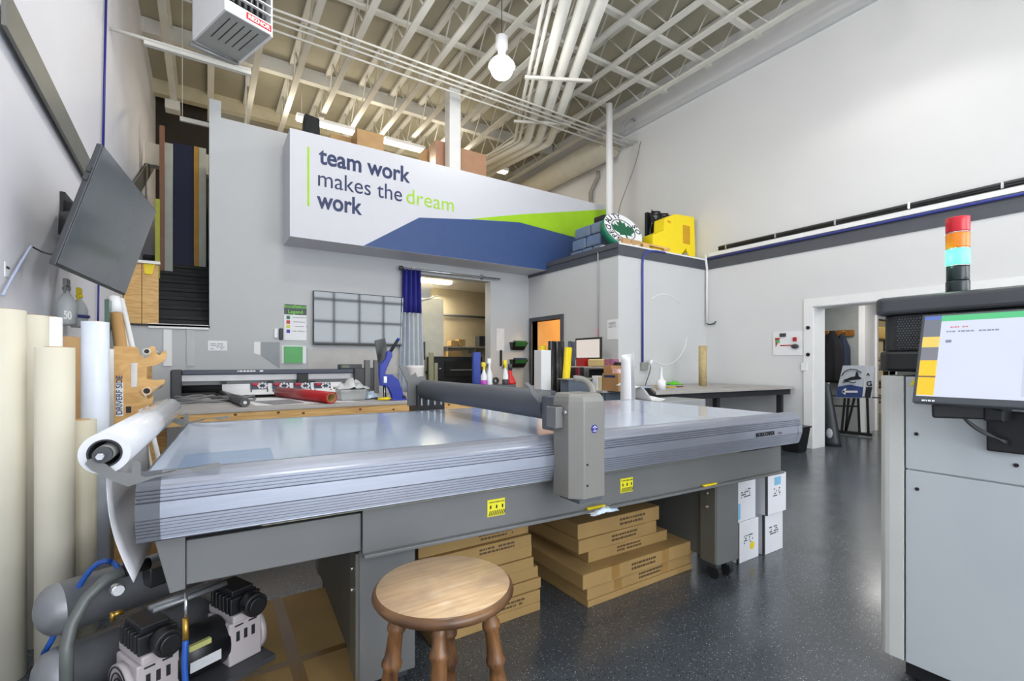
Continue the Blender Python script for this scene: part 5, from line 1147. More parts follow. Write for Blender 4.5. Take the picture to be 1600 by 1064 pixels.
tag(MB().box(a.x-0.012, a.x+0.012, PY_+0.5, PY_+1.2, 0, a.z).build('glass_sheet', mat('green_glass_edge', (64, 92, 84), 0.2)), 'dark green glass sheet on edge behind the leaning tubes', 'sheet')
# ================================================================ pine workbench
BZ = 0.88
r = thing('pine_workbench', 'long pine framed workbench with grey top behind the laminating table', 'workbench', (1.2, 5.6, 0))
MB().box(-0.50, 3.35, 4.90, 6.35, BZ-0.03, BZ).build('bench_top', mat('bench_grey', (178, 174, 172), 0.5, var=0.05), r, bevel=0.003)
MB().box(-0.50, 3.35, 4.915, 4.955, BZ-0.13, BZ-0.031).build('front_rail', PINEX, r)
MB().box(-0.50, 3.35, 6.30, 6.34, BZ-0.13, BZ-0.031).build('rear_rail', PINEX, r)
for x in (-0.45, 1.4, 3.2):
    for y in (4.96, 6.2): MB().box(x, x+0.09, y, y+0.09, 0, BZ-0.031).build('leg', PINE, r)
MB().box(-0.45, 3.3, 4.97, 6.3, 0.25, 0.27).build('lower_shelf', PINEX, r)
b = MB(); rnd = random.Random(5)
for k in range(9): x = -0.2+k*0.36+rnd.uniform(-.1, .1); b.ball((x, 4.915, BZ-0.07+rnd.uniform(-.02, .02)), 0.012, (1.2, 0.1, 1), 8)
b.build('knots', mat('knot', (110, 70, 34), 0.5), r)
def on(px, py, z=BZ): return at(px, py, z=z)
a, c = on(436, 620), on(518, 631); a.z = c.z = BZ+0.062; 
t = thing('red_vinyl_roll', 'red vinyl roll lying on the pine workbench', 'roll', tuple(c)); MB().hollow(a, c, 0.060, 0.046, 32).build('vinyl', RED, t); MB().hollow(a, c+(c-a).normalized()*0.002, 0.047, 0.040, 28).build('core', CARD, t)
a, c = on(343, 619), on(383, 636); a.z = c.z = BZ+0.042
t = thing('grey_film_roll', 'dark grey film roll lying at an angle on the pine workbench', 'roll', tuple(c)); MB().hollow(a, c, 0.042, 0.016, 28).build('film', mat('gunmetal_film', (92, 92, 94), 0.25, 0.3), t); MB().cyl(a, c+(c-a).normalized()*0.003, 0.015, seg=16).build('core', WHITE, t)
a, c = on(360, 615), on(398, 625)
b = MB()
cq = on(316, 632)
for k, (dx, dy, ra, rb, tl) in enumerate(((0, 0, .26, .12, 0), (0.28, .02, .20, .13, .3), (0.05, .05, .30, .15, -.2), (0.30, .0, .17, .10, .1), (-0.06, .02, .17, .08, .2))):
    b.tube([(cq.x+dx+ra*math.cos(t_+tl), cq.y+0.25+dy+rb*math.sin(t_), BZ+0.012+0.012*k+0.012*math.sin(3*t_+k)) for t_ in [2*PI*j/28 for j in range(28)]], 0.012, 6, closed=True)
tag(b.build('strap_coil', mat('grey_strap', (122, 122, 124), 0.35)), 'loose coil of shiny grey banding on the left of the pine workbench', 'coil')
def flat(pts, m_, nm, lab, cat='sheet', th=0.002, z=BZ+0.001):
    P_ = [on(px, py, z) for px, py in pts]; return tag(MB().sheet(P_, th).build(nm, m_, solid=0), lab, cat)
flat([(372, 622), (500, 621), (560, 627), (400, 634)], PAPER, 'printed_sheet', 'large white sheet under the grey print on the pine workbench', z=BZ+0.001)
flat([(396, 627), (452, 624), (476, 629), (428, 632)], mat('grey_print_sheet', (110, 112, 116), 0.4, rgb2=(160, 160, 164), scale=20), 'grey_print', 'dark grey print lying on the large white sheet', z=BZ+0.006)
flat([(283, 623), (345, 618), (400, 622), (380, 634), (330, 636)], mat('pale_board2', (186, 184, 182), 0.5), 'grey_board', 'pale grey board under the coil on the pine workbench', 'board', z=BZ+0.0005)
# plastic tub, bags, tools
a, c = on(531, 627), on(573, 625); t = thing('plastic_tub', 'clear plastic tub of scraps on the pine workbench', 'tub', tuple((a+c)/2))
x0, x1, y0 = a.x, c.x, min(a.y, c.y)
b = MB(); b.hexa([(x0+.02, y0, BZ+.002), (x1-.02, y0, BZ+.002), (x1-.02, y0+.22, BZ+.002), (x0+.02, y0+.22, BZ+.002), (x0, y0-.02, BZ+.12), (x1, y0-.02, BZ+.12), (x1, y0+.24, BZ+.12), (x0, y0+.24, BZ+.12)]); b.build('tub', mat('clear_tub', (200, 204, 204), 0.2, alpha=0.6), t, bevel=0.01)
tag(crumple(((x0+x1)/2, y0+.11, BZ+0.121), .34, .24, .16, 10, seed=5).build('plastic_wrap', mat('wrap_clear', (226, 228, 230), 0.25, alpha=0.8), solid=0.002), 'crumpled clear plastic wrap piled on the clear tub', 'wrap')
q = on(583, 624); tag(crumple((q.x, q.y+0.1, BZ+0.002), .20, .16, .13, 9, seed=8).build('blue_bag', BAGB, solid=0.002), 'crumpled blue and white bag between tub and blue press', 'bag')
q = on(603, 626); t = thing('yellow_pliers', 'yellow handled pliers lying in front of the blue press', 'tool', tuple(q)); MB().tube([q+Vector((-.09, 0, .02)), q+Vector((0, -.01, .022)), q+Vector((.08, .02, .018))], [.012, .018, .010], 10).build('handle', YEL, t); MB().bar(q+Vector((.07, .02, .018)), q+Vector((.13, .05, .018)), .02, .012).build('jaw', CHAR, t)
# blue lever press
Yp = 5.08
def bp(px, py): q = at(px, py, y=Yp); return (q.x, q.z)
t = thing('lever_press', 'cobalt blue hand lever press with black grip on the pine workbench', 'press', (bp(612, 620)[0], Yp, BZ))
out = [(592, 570), (601, 562), (604, 550), (611, 546), (612, 556), (604, 574), (600, 585), (612, 585), (622, 594), (627, 610), (630, 618), (632, 626), (612, 626), (611, 618), (606, 606), (600, 602), (594, 603), (592, 590)]
zb_ = bp(600, 626)[1]
MB().prism([(bp(*p)[0], max(bp(*p)[1], BZ+0.001)) for p in out], 'y', Yp-0.03, Yp+0.03).build('frame', BLUE, t, bevel=0.006)
MB().box(bp(610, 620)[0], bp(633, 620)[0], Yp-0.06, Yp+0.08, BZ+0.0005, BZ+0.02).build('base', BLUE, t, bevel=0.004)
a, c = at(606, 556, y=Yp), at(621, 532, y=Yp-0.05); MB().tube([a, c], 0.018, 12).build('grip', SOFTBLACK, t); MB().tube([c, c+(c-a).normalized()*0.03], 0.016, 12).build('grip_end', BLUE, t)
MB().box(bp(598, 592)[0], bp(603, 592)[0], Yp-0.034, Yp-0.03, bp(600, 598)[1], bp(600, 588)[1]).build('maker_plate', CHROME, t)
q = at(631, 621, y=Yp-0.02); MB().ball((q.x, q.y, BZ+0.03), 0.025, (1, 1, 1), 12).build('knob', BLACK, t)
q = at(601, 608, y=Yp); MB().cyl((q.x, q.y, BZ+0.002), (q.x, q.y, q.z+0.04), 0.006, seg=8).build('plunger', CHROME, t)
a = [at(px, py, y=5.25) for px, py in ((586, 532), (602, 528), (607, 564), (592, 571))]
t = thing('small_display', 'small black tilted display board behind the blue press', 'display', (a[3].x, 5.25, BZ))
MB().sheet(a, 0.02).build('panel', mat('display_black', (44, 46, 44), 0.3), t)
MB().bar(((a[2].x+a[3].x)/2, 5.26, a[3].z+0.01), ((a[2].x+a[3].x)/2+0.02, 5.27, BZ+0.01), 0.03, 0.02).box(a[3].x-0.02, a[2].x+0.06, 5.2, 5.34, BZ, BZ+0.015).build('stand', BLACK, t)
# crate, sprays, bucket on the right part of the bench
a, c = at(742, 600, y=4.97), at(804, 600, y=4.97)
tag(MB().box(a.x, c.x, 4.93, 5.25, BZ, 1.02).build('low_crate', GREYD, bevel=0.01), 'low grey crate under the spray bottles behind the dark roller', 'crate')
q = at(649, 571, y=5.1); t = thing('white_bucket', 'white plastic bucket standing behind the far roller bracket', 'bucket', (q.x, 5.1, BZ))
MB().lathe([(0.075, BZ), (0.095, q.z-0.03), (0.105, q.z), (0.09, q.z-0.002), (0.06, BZ+0.02)], (q.x, 5.1, 0), seg=28).build('bucket', mat('bucket_white', (232, 226, 222), 0.45), t)
a, c = at(740, 550, y=5.3), at(751, 550, y=5.3)
b = MB(); b.prism([(a.x, BZ), (a.x, a.z-0.03), (a.x+0.02, a.z), (c.x, a.z), (c.x, BZ)], 'y', 5.3, 5.34); tag(b.build('blue_board', mat('royal_blue', (40, 66, 160), 0.4)), 'upright royal blue board left of the spray bottles', 'board')
def spray2(px, py0, py1, y, body, head, base, lab, liquid=None):
    a, c = at(px, py0, y=y), at(px, py1, y=y); zb = 1.02; h = a.z-zb; r_ = 0.038
    t = thing('spray_bottle', lab, 'spray bottle', (a.x, y, zb))
    MB().lathe([(r_*.95, zb), (r_, zb+.02), (r_, zb+h*.40), (r_*.4, zb+h*.62), (r_*.38, zb+h*.68)], (a.x, y, 0), seg=20).build('bottle', body, t)
    if base: MB().lathe([(r_*.98, zb-0.0+0.001), (r_*1.03, zb+.02), (r_*1.03, zb+h*.22), (r_*.9, zb+h*.24)], (a.x, y, 0), seg=20).build('liquid', base, t)
    b = MB(); b.box(a.x-.03, a.x+.018, y-.016, y+.016, zb+h*.80, zb+h); b.cyl((a.x, y, zb+h*.66), (a.x, y, zb+h*.80), .016, seg=12); b.build('spray_head', head, t, bevel=.005)
    MB().bar((a.x-.02, y, zb+h*.82), (a.x-.04, y, zb+h*.66), .01, .01).build('trigger', BLACK, t)
spray2(756, 566, 602, 4.98, WHITE, YEL, mat('violet_liquid', (190, 70, 190), 0.4), 'white spray bottle with yellow head and violet liquid')
spray2(764.5, 560, 602, 5.0, WHITE, WHITE, None, 'all white spray bottle, taller, beside the violet one')
q = at(774, 583, y=5.12); q.z = 1.066; tag(MB().hollow((q.x, 5.10, q.z), (q.x, 5.13, q.z), 0.045, 0.02, 24).build('tape_ring', CHAR), 'dark tape ring hanging behind the white spray bottles', 'tape')
spray2(789.5, 563, 605, 4.98, WHITE, YEL, CHAR, 'white spray bottle with yellow head and dark foot, by the red can')
q = at(797, 592, y=5.05); t = thing('red_can', 'red domed can with black neck beside the yellow-headed spray bottle', 'can', (q.x, 5.05, 1.02))
MB().lathe([(.075, 1.02), (.075, 1.05), (.05, 1.11), (.028, 1.14), (.026, 1.20)], (q.x, 5.05, 0)).build('can', mat('bright_red', (206, 40, 44), 0.35), t); MB().cyl((q.x, 5.05, 1.20), (q.x, 5.05, 1.28), .028, seg=16).build('neck', CHAR, t)

# ================================================================ plotter
YP = 6.75
def pl_(px, py, y=YP): q = at(px, py, y=y); return q
xl, xc, xr = pl_(266, 600).x, pl_(284, 600).x, pl_(590, 600).x
ztop = pl_(266, 578).z; zb = pl_(266, 622).z
t = thing('cutting_plotter', 'wide vinyl cutting plotter loaded with printed labels behind the workbench', 'plotter', ((xl+xr)/2, YP, 0))
MB().box(xl, xc, YP-0.05, YP+0.32, zb-0.1, ztop).build('end_housing', CHAR, t, 'dark left end housing', bevel=0.02)
z0, z1 = pl_(300, 586).z, pl_(300, 579).z
MB().box(xc, xr-0.12, YP-0.02, YP+0.28, z0, ztop-0.005).build('top_cover', mat('cover_navy', (66, 72, 90), 0.4), t, bevel=0.01)
MB().box(xc, xr-0.1, YP+0.03, YP+0.2, pl_(300, 596).z, z0).build('silver_rail', mat('rail_silver', (196, 196, 198), 0.35, 0.3), t)
MB().box(xc, xr-0.1, YP+0.05, YP+0.25, pl_(300, 602).z-0.02, pl_(300, 596).z).build('platen', mat('platen_grey', (120, 120, 124), 0.4), t)
MB().cyl((xc, YP+0.02, pl_(300, 608).z), (xr-0.1, YP+0.02, pl_(300, 608).z), 0.045, seg=24).build('roller', BLACK, t)
MB().box(xc, xr-0.1, YP+0.05, YP+0.25, 0.85, pl_(300, 603).z).build('lower_body', BLACK, t)
xx = pl_(472, 590).x; MB().box(xx-0.06, xx+0.07, YP-0.05, YP+0.04, pl_(472, 601).z, pl_(472, 584).z).build('carriage', BLACK, t, bevel=0.006)
for px in (350, 423, 489): x = pl_(px, 597).x; MB().box(x-0.03, x+0.03, YP-0.01, YP+0.05, pl_(px, 599).z, pl_(px, 595).z).build('pinch_roller', BLACK, t)
MB().box(pl_(552, 590).x, xr-0.02, YP-0.06, YP+0.3, zb-0.1, pl_(575, 575).z).build('end_housing', CHAR, t, 'dark right end housing', bevel=0.015)
for px in (572, 586): x = pl_(px, 570).x; MB().box(x-0.035, x+0.035, YP-0.08, YP-0.02, 0.82, pl_(px, 562.5).z).build('guide_post', mat('post_grey', (96, 96, 98), 0.4), t)
x0, x1 = pl_(531, 572).x, pl_(566, 572).x; MB().box(x0, x1, YP, YP+0.15, ztop-0.005, ztop+0.06).build('control_panel', CHAR, t, bevel=0.01)
MB().box(x0+0.03, x0+0.13, YP-0.002, YP, ztop+0.01, ztop+0.05).build('display', mat('lcd_green', (96, 110, 84), 0.3), t)
marks(MB(), (pl_(364, 578).x, YP-0.022, ztop-0.03), UX, UZ, 0.36, 1, 0.018, 2, 0.9).build('print', WHITE, t)
for x in (xl+0.15, xr-0.25): MB().box(x, x+0.08, YP+0.05, YP+0.15, 0.05, 0.9).build('stand_leg', CHAR, t); MB().box(x-0.02, x+0.10, YP-0.25, YP+0.45, 0.0, 0.05).build('stand_foot', CHAR, t)
# printed media coming out of the plotter
p0, p1 = pl_(347, 598, YP-0.06), pl_(545, 598, YP-0.06)
md = thing('label_sheet', 'white vinyl sheet printed with four dark floral labels in the plotter', 'sheet', (p0.x, YP-0.07, 1.0))
def mf(u, v): return (p0.x+(p1.x-p0.x)*u, YP-0.07-0.12*v*v, p0.z-0.02-(p0.z-0.02-0.90)*v)
MB().grid(mf, 4, 8).build('vinyl', PAPER, md, solid=0.001)
for k, (pa, pb) in enumerate(((391, 418), (425, 452), (458, 485), (490, 516))):
    a, c = pl_(pa, 597, YP-0.08), pl_(pb, 597, YP-0.08); z1_ = a.z-0.01; z0_ = at(pa, 608, y=YP-0.12).z
    MB().hexa([(a.x, YP-0.118, z0_), (c.x, YP-0.118, z0_), (c.x, YP-0.116, z0_), (a.x, YP-0.116, z0_), (a.x, YP-0.085, z1_), (c.x, YP-0.085, z1_), (c.x, YP-0.083, z1_), (a.x, YP-0.083, z1_)]).build('label_print', mat('label_navy', (62, 66, 90), 0.5), md)
    b = MB(); ccx, ccz = a.x+(c.x-a.x)*0.68, (z0_+z1_)/2
    for j in range(8): t_ = j*PI/4; b.ball((ccx+0.045*math.cos(t_), YP-0.115, ccz+0.03*math.sin(t_)), 0.014, (1, .3, 1), 8)
    b.build('flower_print', WHITE, md)
    MB().ball((a.x+0.06, YP-0.105, z1_-0.02), 0.03, (1.6, .2, .7), 8).build('red_print', mat('print_red', (196, 50, 70), 0.5), md)
    b = MB()
    for xx in (a.x, c.x-0.012): b.box(xx, xx+0.012, YP-0.150, YP-0.145, 0.93, z0_)
    b.build('cut_line', INK, md)
# ================================================================ right hand bench
RZ_ = 0.925
r = thing('steel_bench', 'grey topped steel bench in the recess below the office wall', 'bench', (6.2, 4.6, 0))
MB().prism([(4.72, 3.955), (7.62, 3.71), (7.62, 5.24), (5.50, 5.24), (5.50, 4.72)], 'z', RZ_-0.035, RZ_).build('bench_top', mat('bench_top_grey', (172, 168, 164), 0.45, var=0.06), r, bevel=0.003)
MB().prism([(4.76, 4.00), (7.58, 3.76), (7.58, 3.80), (4.76, 4.04)], 'z', RZ_-0.12, RZ_-0.036).build('front_beam', SOFTBLACK, r)
for (x, y) in ((4.80, 4.02), (5.95, 3.93), (7.38, 3.80), (5.55, 5.12), (7.5, 5.15)): MB().box(x, x+0.07, y, y+0.07, 0, RZ_-0.036).build('leg', SOFTBLACK, r)
MB().box(5.6, 7.55, 5.10, 5.14, 0.15, RZ_-0.04).build('back_panel', mat('bench_panel', (140, 140, 140), 0.5), r)
MB().box(5.52, 7.5, 4.1, 5.1, 0.28, 0.30).build('lower_shelf', mat('bench_panel', (140, 140, 140), 0.5), r)
def rb_(px, py): return at(px, py, z=RZ_)
q = rb_(1098, 602.5); zt = at(1098, 540, y=q.y).z
t = thing('card_tube', 'tan spiral card tube standing on the steel bench', 'tube', tuple(q)); MB().hollow(q, (q.x, q.y, zt), 0.062, 0.048, 32).build('tube', mat('tan_spiral', (196, 176, 126), 0.7, var=0.12, scale=20), t)
q = rb_(1033, 609); t = thing('lamp_stand', 'white lamp-like stand with round foot on the steel bench', 'stand', tuple(q))
MB().lathe([(.060, 0), (.060, .13), (.034, .135), (.034, .155), (.020, .185), (.020, .30), (.024, .305)], q, seg=28).build('stand', WHITE, t)
q = rb_(1053, 601); tag(crumple((q.x, q.y, RZ_+0.001), .28, .22, .08, 9, seed=11).build('green_cloth', mat('neon_green', (110, 220, 50), 0.6), solid=0.002), 'bright green cloth crumpled on the steel bench', 'cloth')
q = rb_(1046, 606); tag(MB().box(q.x-.05, q.x+.07, q.y-.04, q.y+.04, RZ_, RZ_+.02).build('yellow_pad', mat('dull_yellow', (206, 186, 50), 0.5), bevel=.003), 'yellow sanding pad right of the white stand on the steel bench', 'pad')
q = rb_(1064, 605); t = thing('red_knife', 'dark red knife lying on the steel bench left of the card tube', 'knife', tuple(q)); MB().box(q.x-.10, q.x+.04, q.y-.012, q.y+.012, RZ_, RZ_+.018).build('handle', mat('dark_red', (120, 40, 40), 0.4), t, bevel=.003); MB().box(q.x+.04, q.x+.10, q.y-.006, q.y+.006, RZ_+.004, RZ_+.008).build('blade', CHROME, t)
q = rb_(1012, 606); tag(MB().box(q.x-.22, q.x+.16, q.y-.03, q.y+.16, RZ_, RZ_+.012).build('blue_sheet', mat('pale_blue_sheet', (186, 206, 222), 0.5)), 'pale blue sheets at the left end of the steel bench', 'sheet')
q = rb_(1022, 606); tag(MB().box(q.x-.03, q.x+.07, q.y-.08, q.y-.035, RZ_, RZ_+.04).build('orange_box', mat('pale_orange', (230, 176, 100), 0.5), bevel=.003), 'small pale orange box beside the white stand', 'box')
q = rb_(1197, 600); t = thing('tape_gun', 'black tape gun with yellow tape on the right of the steel bench', 'tape', tuple(q)); MB().bar(q+Vector((-.22, .02, .03)), q+Vector((-.04, 0, .045)), .03, .03).build('handle', BLACK, t, bevel=.006); MB().cyl((q.x, q.y-.02, RZ_+.058), (q.x, q.y+.03, RZ_+.058), .056, seg=24).build('tape_roll', YEL, t); MB().bar(q+Vector((-.34, .03, .012)), q+Vector((-.24, .03, .02)), .02, .012).build('red_tip', RED, t)
q = rb_(1211, 601); tag(MB().cyl((q.x+.02, q.y-.05, RZ_+.056), (q.x+.05, q.y+.02, RZ_+.056), .056, seg=24).build('yellow_tape_roll', mat('lemon', (228, 224, 40), 0.4), bevel=.01), 'lemon yellow tape roll right of the tape gun', 'tape')
q = rb_(1233, 602); tag(MB().box(q.x-.06, q.x+.06, q.y-.03, q.y+.05, RZ_, RZ_+.12).build('white_cube', mat('cube_white', (226, 224, 214), 0.5), bevel=.006), 'small white box at the right end of the steel bench', 'box')
for i, (px, py, lab) in enumerate(((1140, 605, 'thin grey steel ruler lying on the steel bench'), (1112, 602, 'small dark screw bit near the card tube on the steel bench'))):
    q = rb_(px, py); L = (.35, .04)[i]; tag(MB().box(q.x-L/2, q.x+L/2, q.y-.012, q.y+.012, RZ_, RZ_+.004).build(('steel_ruler', 'screw_bit')[i], (ALU, CHAR)[i]), lab, ('ruler', 'bit')[i])
# stuff stored on the bench's lower shelf edge and floor
q = at(980, 640, y=3.55); zt = at(975, 551, y=3.55).z
def cs(u, v):
    rr_ = 0.062+0.018*math.sin(PI*v); a_ = -0.8+u*5.2; return (q.x+rr_*math.cos(a_)+0.01*math.sin(3*v), 3.55+rr_*math.sin(a_), 0.01+(zt-0.01)*v-0.05*u*(v > .98))
tag(MB().grid(cs, 24, 16).build('white_film_coil', PAPER, solid=0.002), 'tall loosely rolled white sheet standing behind the table by the office corner', 'sheet')
b = MB()
def wf(u, v): return (4.35+u*1.0, 3.60+v*0.45, 0.86+0.10*math.sin(u*5)*(1-v*.4)-0.18*u)
a = [at(992, 608, y=3.8), at(1040, 628, y=3.5)]
def wf(u, v):
    p = a[0].lerp(a[1], u); return (p.x, p.y+v*0.3, p.z+0.055*math.sin(u*PI*2.2)+0.03*v)
tag(MB().grid(wf, 16, 6).build('curled_sheet', PAPER, solid=0.003), 'curled white sheet slumped between the table and the steel bench', 'sheet')
tag(MB().box(4.10, 5.0, 3.45, 3.93, 0.0, 0.86).build('low_cabinet', mat('cabinet_grey', (150, 152, 154), 0.5), bevel=.01), 'low grey cabinet behind the table under the curled white sheet', 'cabinet')
# waste bin
q0, q1 = at(1222, 703, z=0), at(1256, 705, z=0)
cx, cy = 7.22, 3.52
t = thing('waste_bin', 'black waste bin on the floor beside the passage', 'bin', (cx, cy, 0))
b = MB(); w0, w1 = .11, .15
b.hexa([(cx-w0, cy-w0, 0), (cx+w0, cy-w0, 0), (cx+w0, cy+w0, 0), (cx-w0, cy+w0, 0), (cx-w1, cy-w1, .36), (cx+w1, cy-w1, .36), (cx+w1, cy+w1, .36), (cx-w1, cy+w1, .36)]); b.build('bin', BLACK, t, bevel=.01)
MB().box(cx-w1-.012, cx+w1+.012, cy-w1-.012, cy+w1+.012, .352, .375).build('rim', BLACK, t, bevel=.005)
# ================================================================ desk beside the office wall
DZ_ = 0.90
r = thing('clutter_desk', 'grey desk against the office wall covered in boxes', 'desk', (5.0, 6.0, 0))
MB().box(4.62, 5.39, 4.80, 6.62, DZ_-0.03, DZ_).build('desk_top', mat('desk_grey', (176, 176, 176), 0.5), r, bevel=.003)
MB().box(4.66, 4.70, 4.85, 6.6, 0.0, DZ_-.03).build('side_panel', mat('desk_blue_grey', (96, 108, 122), 0.5), r); MB().box(4.70, 5.38, 4.82, 4.86, 0, DZ_-.03).build('end_panel', mat('desk_blue_grey', (96, 108, 122), 0.5), r)
for y in (5.42, 6.5): MB().box(5.28, 5.36, y, y+.05, 0, DZ_-.03).build('leg', CHAR, r)
MB().box(4.95, 5.38, 4.88, 6.45, 1.215, 1.235).build('riser_shelf', mat('riser_white', (206, 196, 190), 0.5), r)
for y in (4.89, 6.40): MB().box(4.96, 5.36, y, y+.02, DZ_, 1.215).build('riser_end', mat('riser_white', (206, 196, 190), 0.5), r)
def dk(pxa, pya, pxb, pyb, x, d, m_, nm, lab, zb, cat='box', bev=.004, extra=None):
    p, q = at(pxa, pya, x=x), at(pxb, pyb, x=x)
    y0, y1 = min(p.y, q.y), max(p.y, q.y)
    return tag(MB().box(x, x+d, y0, y1, zb, p.z).build(nm, m_, bevel=bev), lab, cat)
# monitor on the riser
p, q = at(899, 528, x=5.12), at(939, 562, x=5.12)
t = thing('desk_monitor', 'white-screened monitor with black bezel on the cluttered desk', 'monitor', (5.15, (p.y+q.y)/2, 1.235))
MB().box(5.12, 5.15, q.y, p.y, q.z, p.z-.01).build('bezel', BLACK, t, bevel=.004)
MB().box(5.117, 5.121, q.y+.03, p.y-.03, q.z+.035, p.z-.04).build('screen', em('page_white', (226, 216, 208), .75), t)
MB().box(5.14, 5.17, (p.y+q.y)/2-.03, (p.y+q.y)/2+.03, 1.236, q.z+.05).box(5.06, 5.26, (p.y+q.y)/2-.12, (p.y+q.y)/2+.12, 1.236, 1.248).build('stand', BLACK, t)
t_ = dk(941, 583, 966, 600, 4.70, .30, mat('carton_tan', (176, 134, 88), 0.7), 'carton', 'brown carton with dark blue label at the front of the desk', DZ_)
p, q = at(944, 586, x=4.699), at(961, 590, x=4.699); MB().box(4.697, 4.70, q.y, p.y, q.z, p.z).build('blue_label', NAVY, t_)
dk(943, 571, 955, 583, 4.80, .25, mat('carton_tan', (176, 134, 88), 0.7), 'carton', 'smaller brown carton on top of the blue-labelled one', at(941, 583, x=4.70).z)
dk(956, 576, 966.5, 583, 4.76, .2, mat('red_white', (214, 120, 110), 0.6, rgb2=(236, 230, 228), scale=30), 'striped_box', 'red and white striped packet beside the smaller brown carton', at(941, 583, x=4.70).z)
dk(925, 587, 933, 600, 4.68, .1, WHITE, 'white_packet', 'small white packet with a dark picture left of the labelled carton', DZ_)
dk(934, 589, 939, 597, 4.69, .08, mat('cream_packet', (226, 214, 180), 0.6), 'cream_packet', 'tiny cream packet between the white packet and the labelled carton', DZ_)
dk(920, 577, 941, 583, 5.05, .25, SOFTBLACK, 'black_bag', 'black bag pushed under the riser shelf of the desk', DZ_)
dk(918, 561, 943, 570.3, 5.00, .2, mat('cream_bag', (224, 200, 140), 0.5), 'cream_bag', 'cream bag lying on the riser shelf under the monitor', 1.236, 'bag', .02)
dk(944, 561, 956, 570.3, 5.00, .15, mat('blue_orange', (60, 86, 160), 0.5, rgb2=(210, 110, 70), scale=22), 'patterned_box', 'small blue and orange box on the riser shelf', 1.236)
q = at(945, 558, x=5.18); tag(MB().ball((5.25, q.y-0.02, 1.236+.06), .06, (1, 1.1, .95), 12, .08).build('white_tissue', PAPER), 'white tissue ball behind the patterned box on the riser', 'tissue')
dk(959, 566, 965, 570.3, 5.0, .1, SOFTBLACK, 'black_cube', 'tiny black cube at the right end of the riser shelf', 1.236)
dk(900, 560, 912, 566, 5.0, .1, RED, 'red_box', 'red box on the riser shelf under the monitor corner', 1.236)
dk(884, 574, 897, 602, 4.72, .2, SOFTBLACK, 'black_case', 'black case standing at the left end of the desk', DZ_, 'case')
dk(899, 574, 904, 592, 4.70, .03, mat('maroon', (130, 40, 56), 0.5), 'maroon_folder', 'maroon folder leaning beside the black case', DZ_, 'folder')
dk(905, 590, 922, 600, 4.70, .3, mat('grey_blue_box', (110, 116, 130), 0.5), 'grey_tray', 'grey-blue tray of parts on the desk front', DZ_, 'tray')
q = at(930, 603, z=DZ_); tag(crumple((4.78, 5.62, DZ_+.001), .24, .36, .05, 8, seed=21).build('paper_heap', mat('paper_heap', (214, 214, 220), 0.6), solid=.002), 'heap of loose pale papers at the front edge of the desk', 'papers')
# upright rolls between print room and desk
def vroll(pxa, pxb, py, y, m_, lab, cat='roll', nm='vinyl_roll', square=False, tilt=0.0, zb=0.0, grp='rolls standing by the office door'):
    a, c = at(pxa, py, y=y), at(pxb, py, y=y); rr_ = (c.x-a.x)/2*0.92; cx = (a.x+c.x)/2
    t = thing(nm, lab, cat, (cx+tilt, y, zb), 0, grp)
    if square: rr_ *= .72; MB().box(cx-rr_, cx+rr_, y-rr_, y+rr_, zb, a.z).build('carton_body', m_, t, bevel=.004)
    else:
        MB().hollow((cx+tilt, y, zb), (cx, y, a.z), rr_, rr_*.55, 24).build('vinyl', m_, t); MB().hollow((cx+tilt, y, zb+.002), (cx, y, a.z+.004), rr_*.56, rr_*.46, 16).build('core', CARD, t)
    return t
vroll(836, 859, 547, 5.55, WHITE, 'white square carton standing in front of the office door', 'carton', 'upright_carton', True)
vroll(844, 853, 540, 5.85, YEL, 'yellow roll peeking over the white upright carton')
BLK = mat('black_vinyl', (36, 38, 42), 0.3)
vroll(857, 867, 533, 5.66, BLK, 'left of three black rolls by the office door')
vroll(867, 876, 533.5, 5.62, BLK, 'middle of three black rolls by the office door')
vroll(877, 881, 533, 5.62, BLK, 'right and slimmest of three black rolls by the office door')
vroll(883, 893, 543, 5.38, YEL, 'yellow roll leaning in front of the black rolls', tilt=-0.14)
vroll(888, 892.5, 533, 6.35, mat('slate_vinyl', (84, 90, 104), 0.4), 'slim slate roll left of the desk monitor', zb=.901)
vroll(893, 897.5, 534, 6.35, mat('slate_vinyl', (84, 90, 104), 0.4), 'slim slate roll touching the desk monitor edge', zb=.901)
q = at(886, 600, y=5.2)
tag(MB().box(q.x-.12, q.x+.36, 5.05, 5.27, 1.055, 1.07).build('khaki_board', mat('khaki_tray', (158, 158, 136), 0.5)), 'khaki board laid level at the foot of the yellow leaning roll', 'board')
tag(MB().box(q.x-.08, q.x+.30, 5.07, 5.25, 0.0, 1.054).build('grey_stand', mat('desk_blue_grey', (96, 108, 122), 0.5)), 'narrow grey stand under the khaki board', 'stand')
# ================================================================ on the office roof
OZ_ = 3.12
def rt(px, py, x=None, y=None): return at(px, py, x=x, y=y)
BB = mat('blue_bag_wrap', (92, 118, 160), 0.4, rgb2=(120, 128, 140), scale=9)
BGp = 'blue wrapped bundles on the office roof'
blk = [(890, 908, 382, 0, 'lowest row left'), (908, 925, 376, 0, 'lowest row middle'), (925, 941, 373, 0, 'lowest row right'), (893, 915, 366, 1, 'middle row left'), (915, 938, 362, 1, 'middle row right'), (897, 922, 351, 2, 'top row left'), (922, 944, 347, 2, 'top row right')]
xbk = 5.62
for i, (pa, pb, pt_, row, nm_) in enumerate(blk):
    ya, yb = at(pa, 380, x=xbk).y, at(pb, 380, x=xbk).y; z0 = OZ_+row*0.20+0.001
    b = MB(); b.box(xbk, xbk+0.30, yb+.012, ya-.012, z0, z0+0.195)
    o = tag(b.build('wrapped_bundle', BB, bevel=.03), 'blue wrapped bundle on the office roof, '+nm_, 'bundle', BGp)
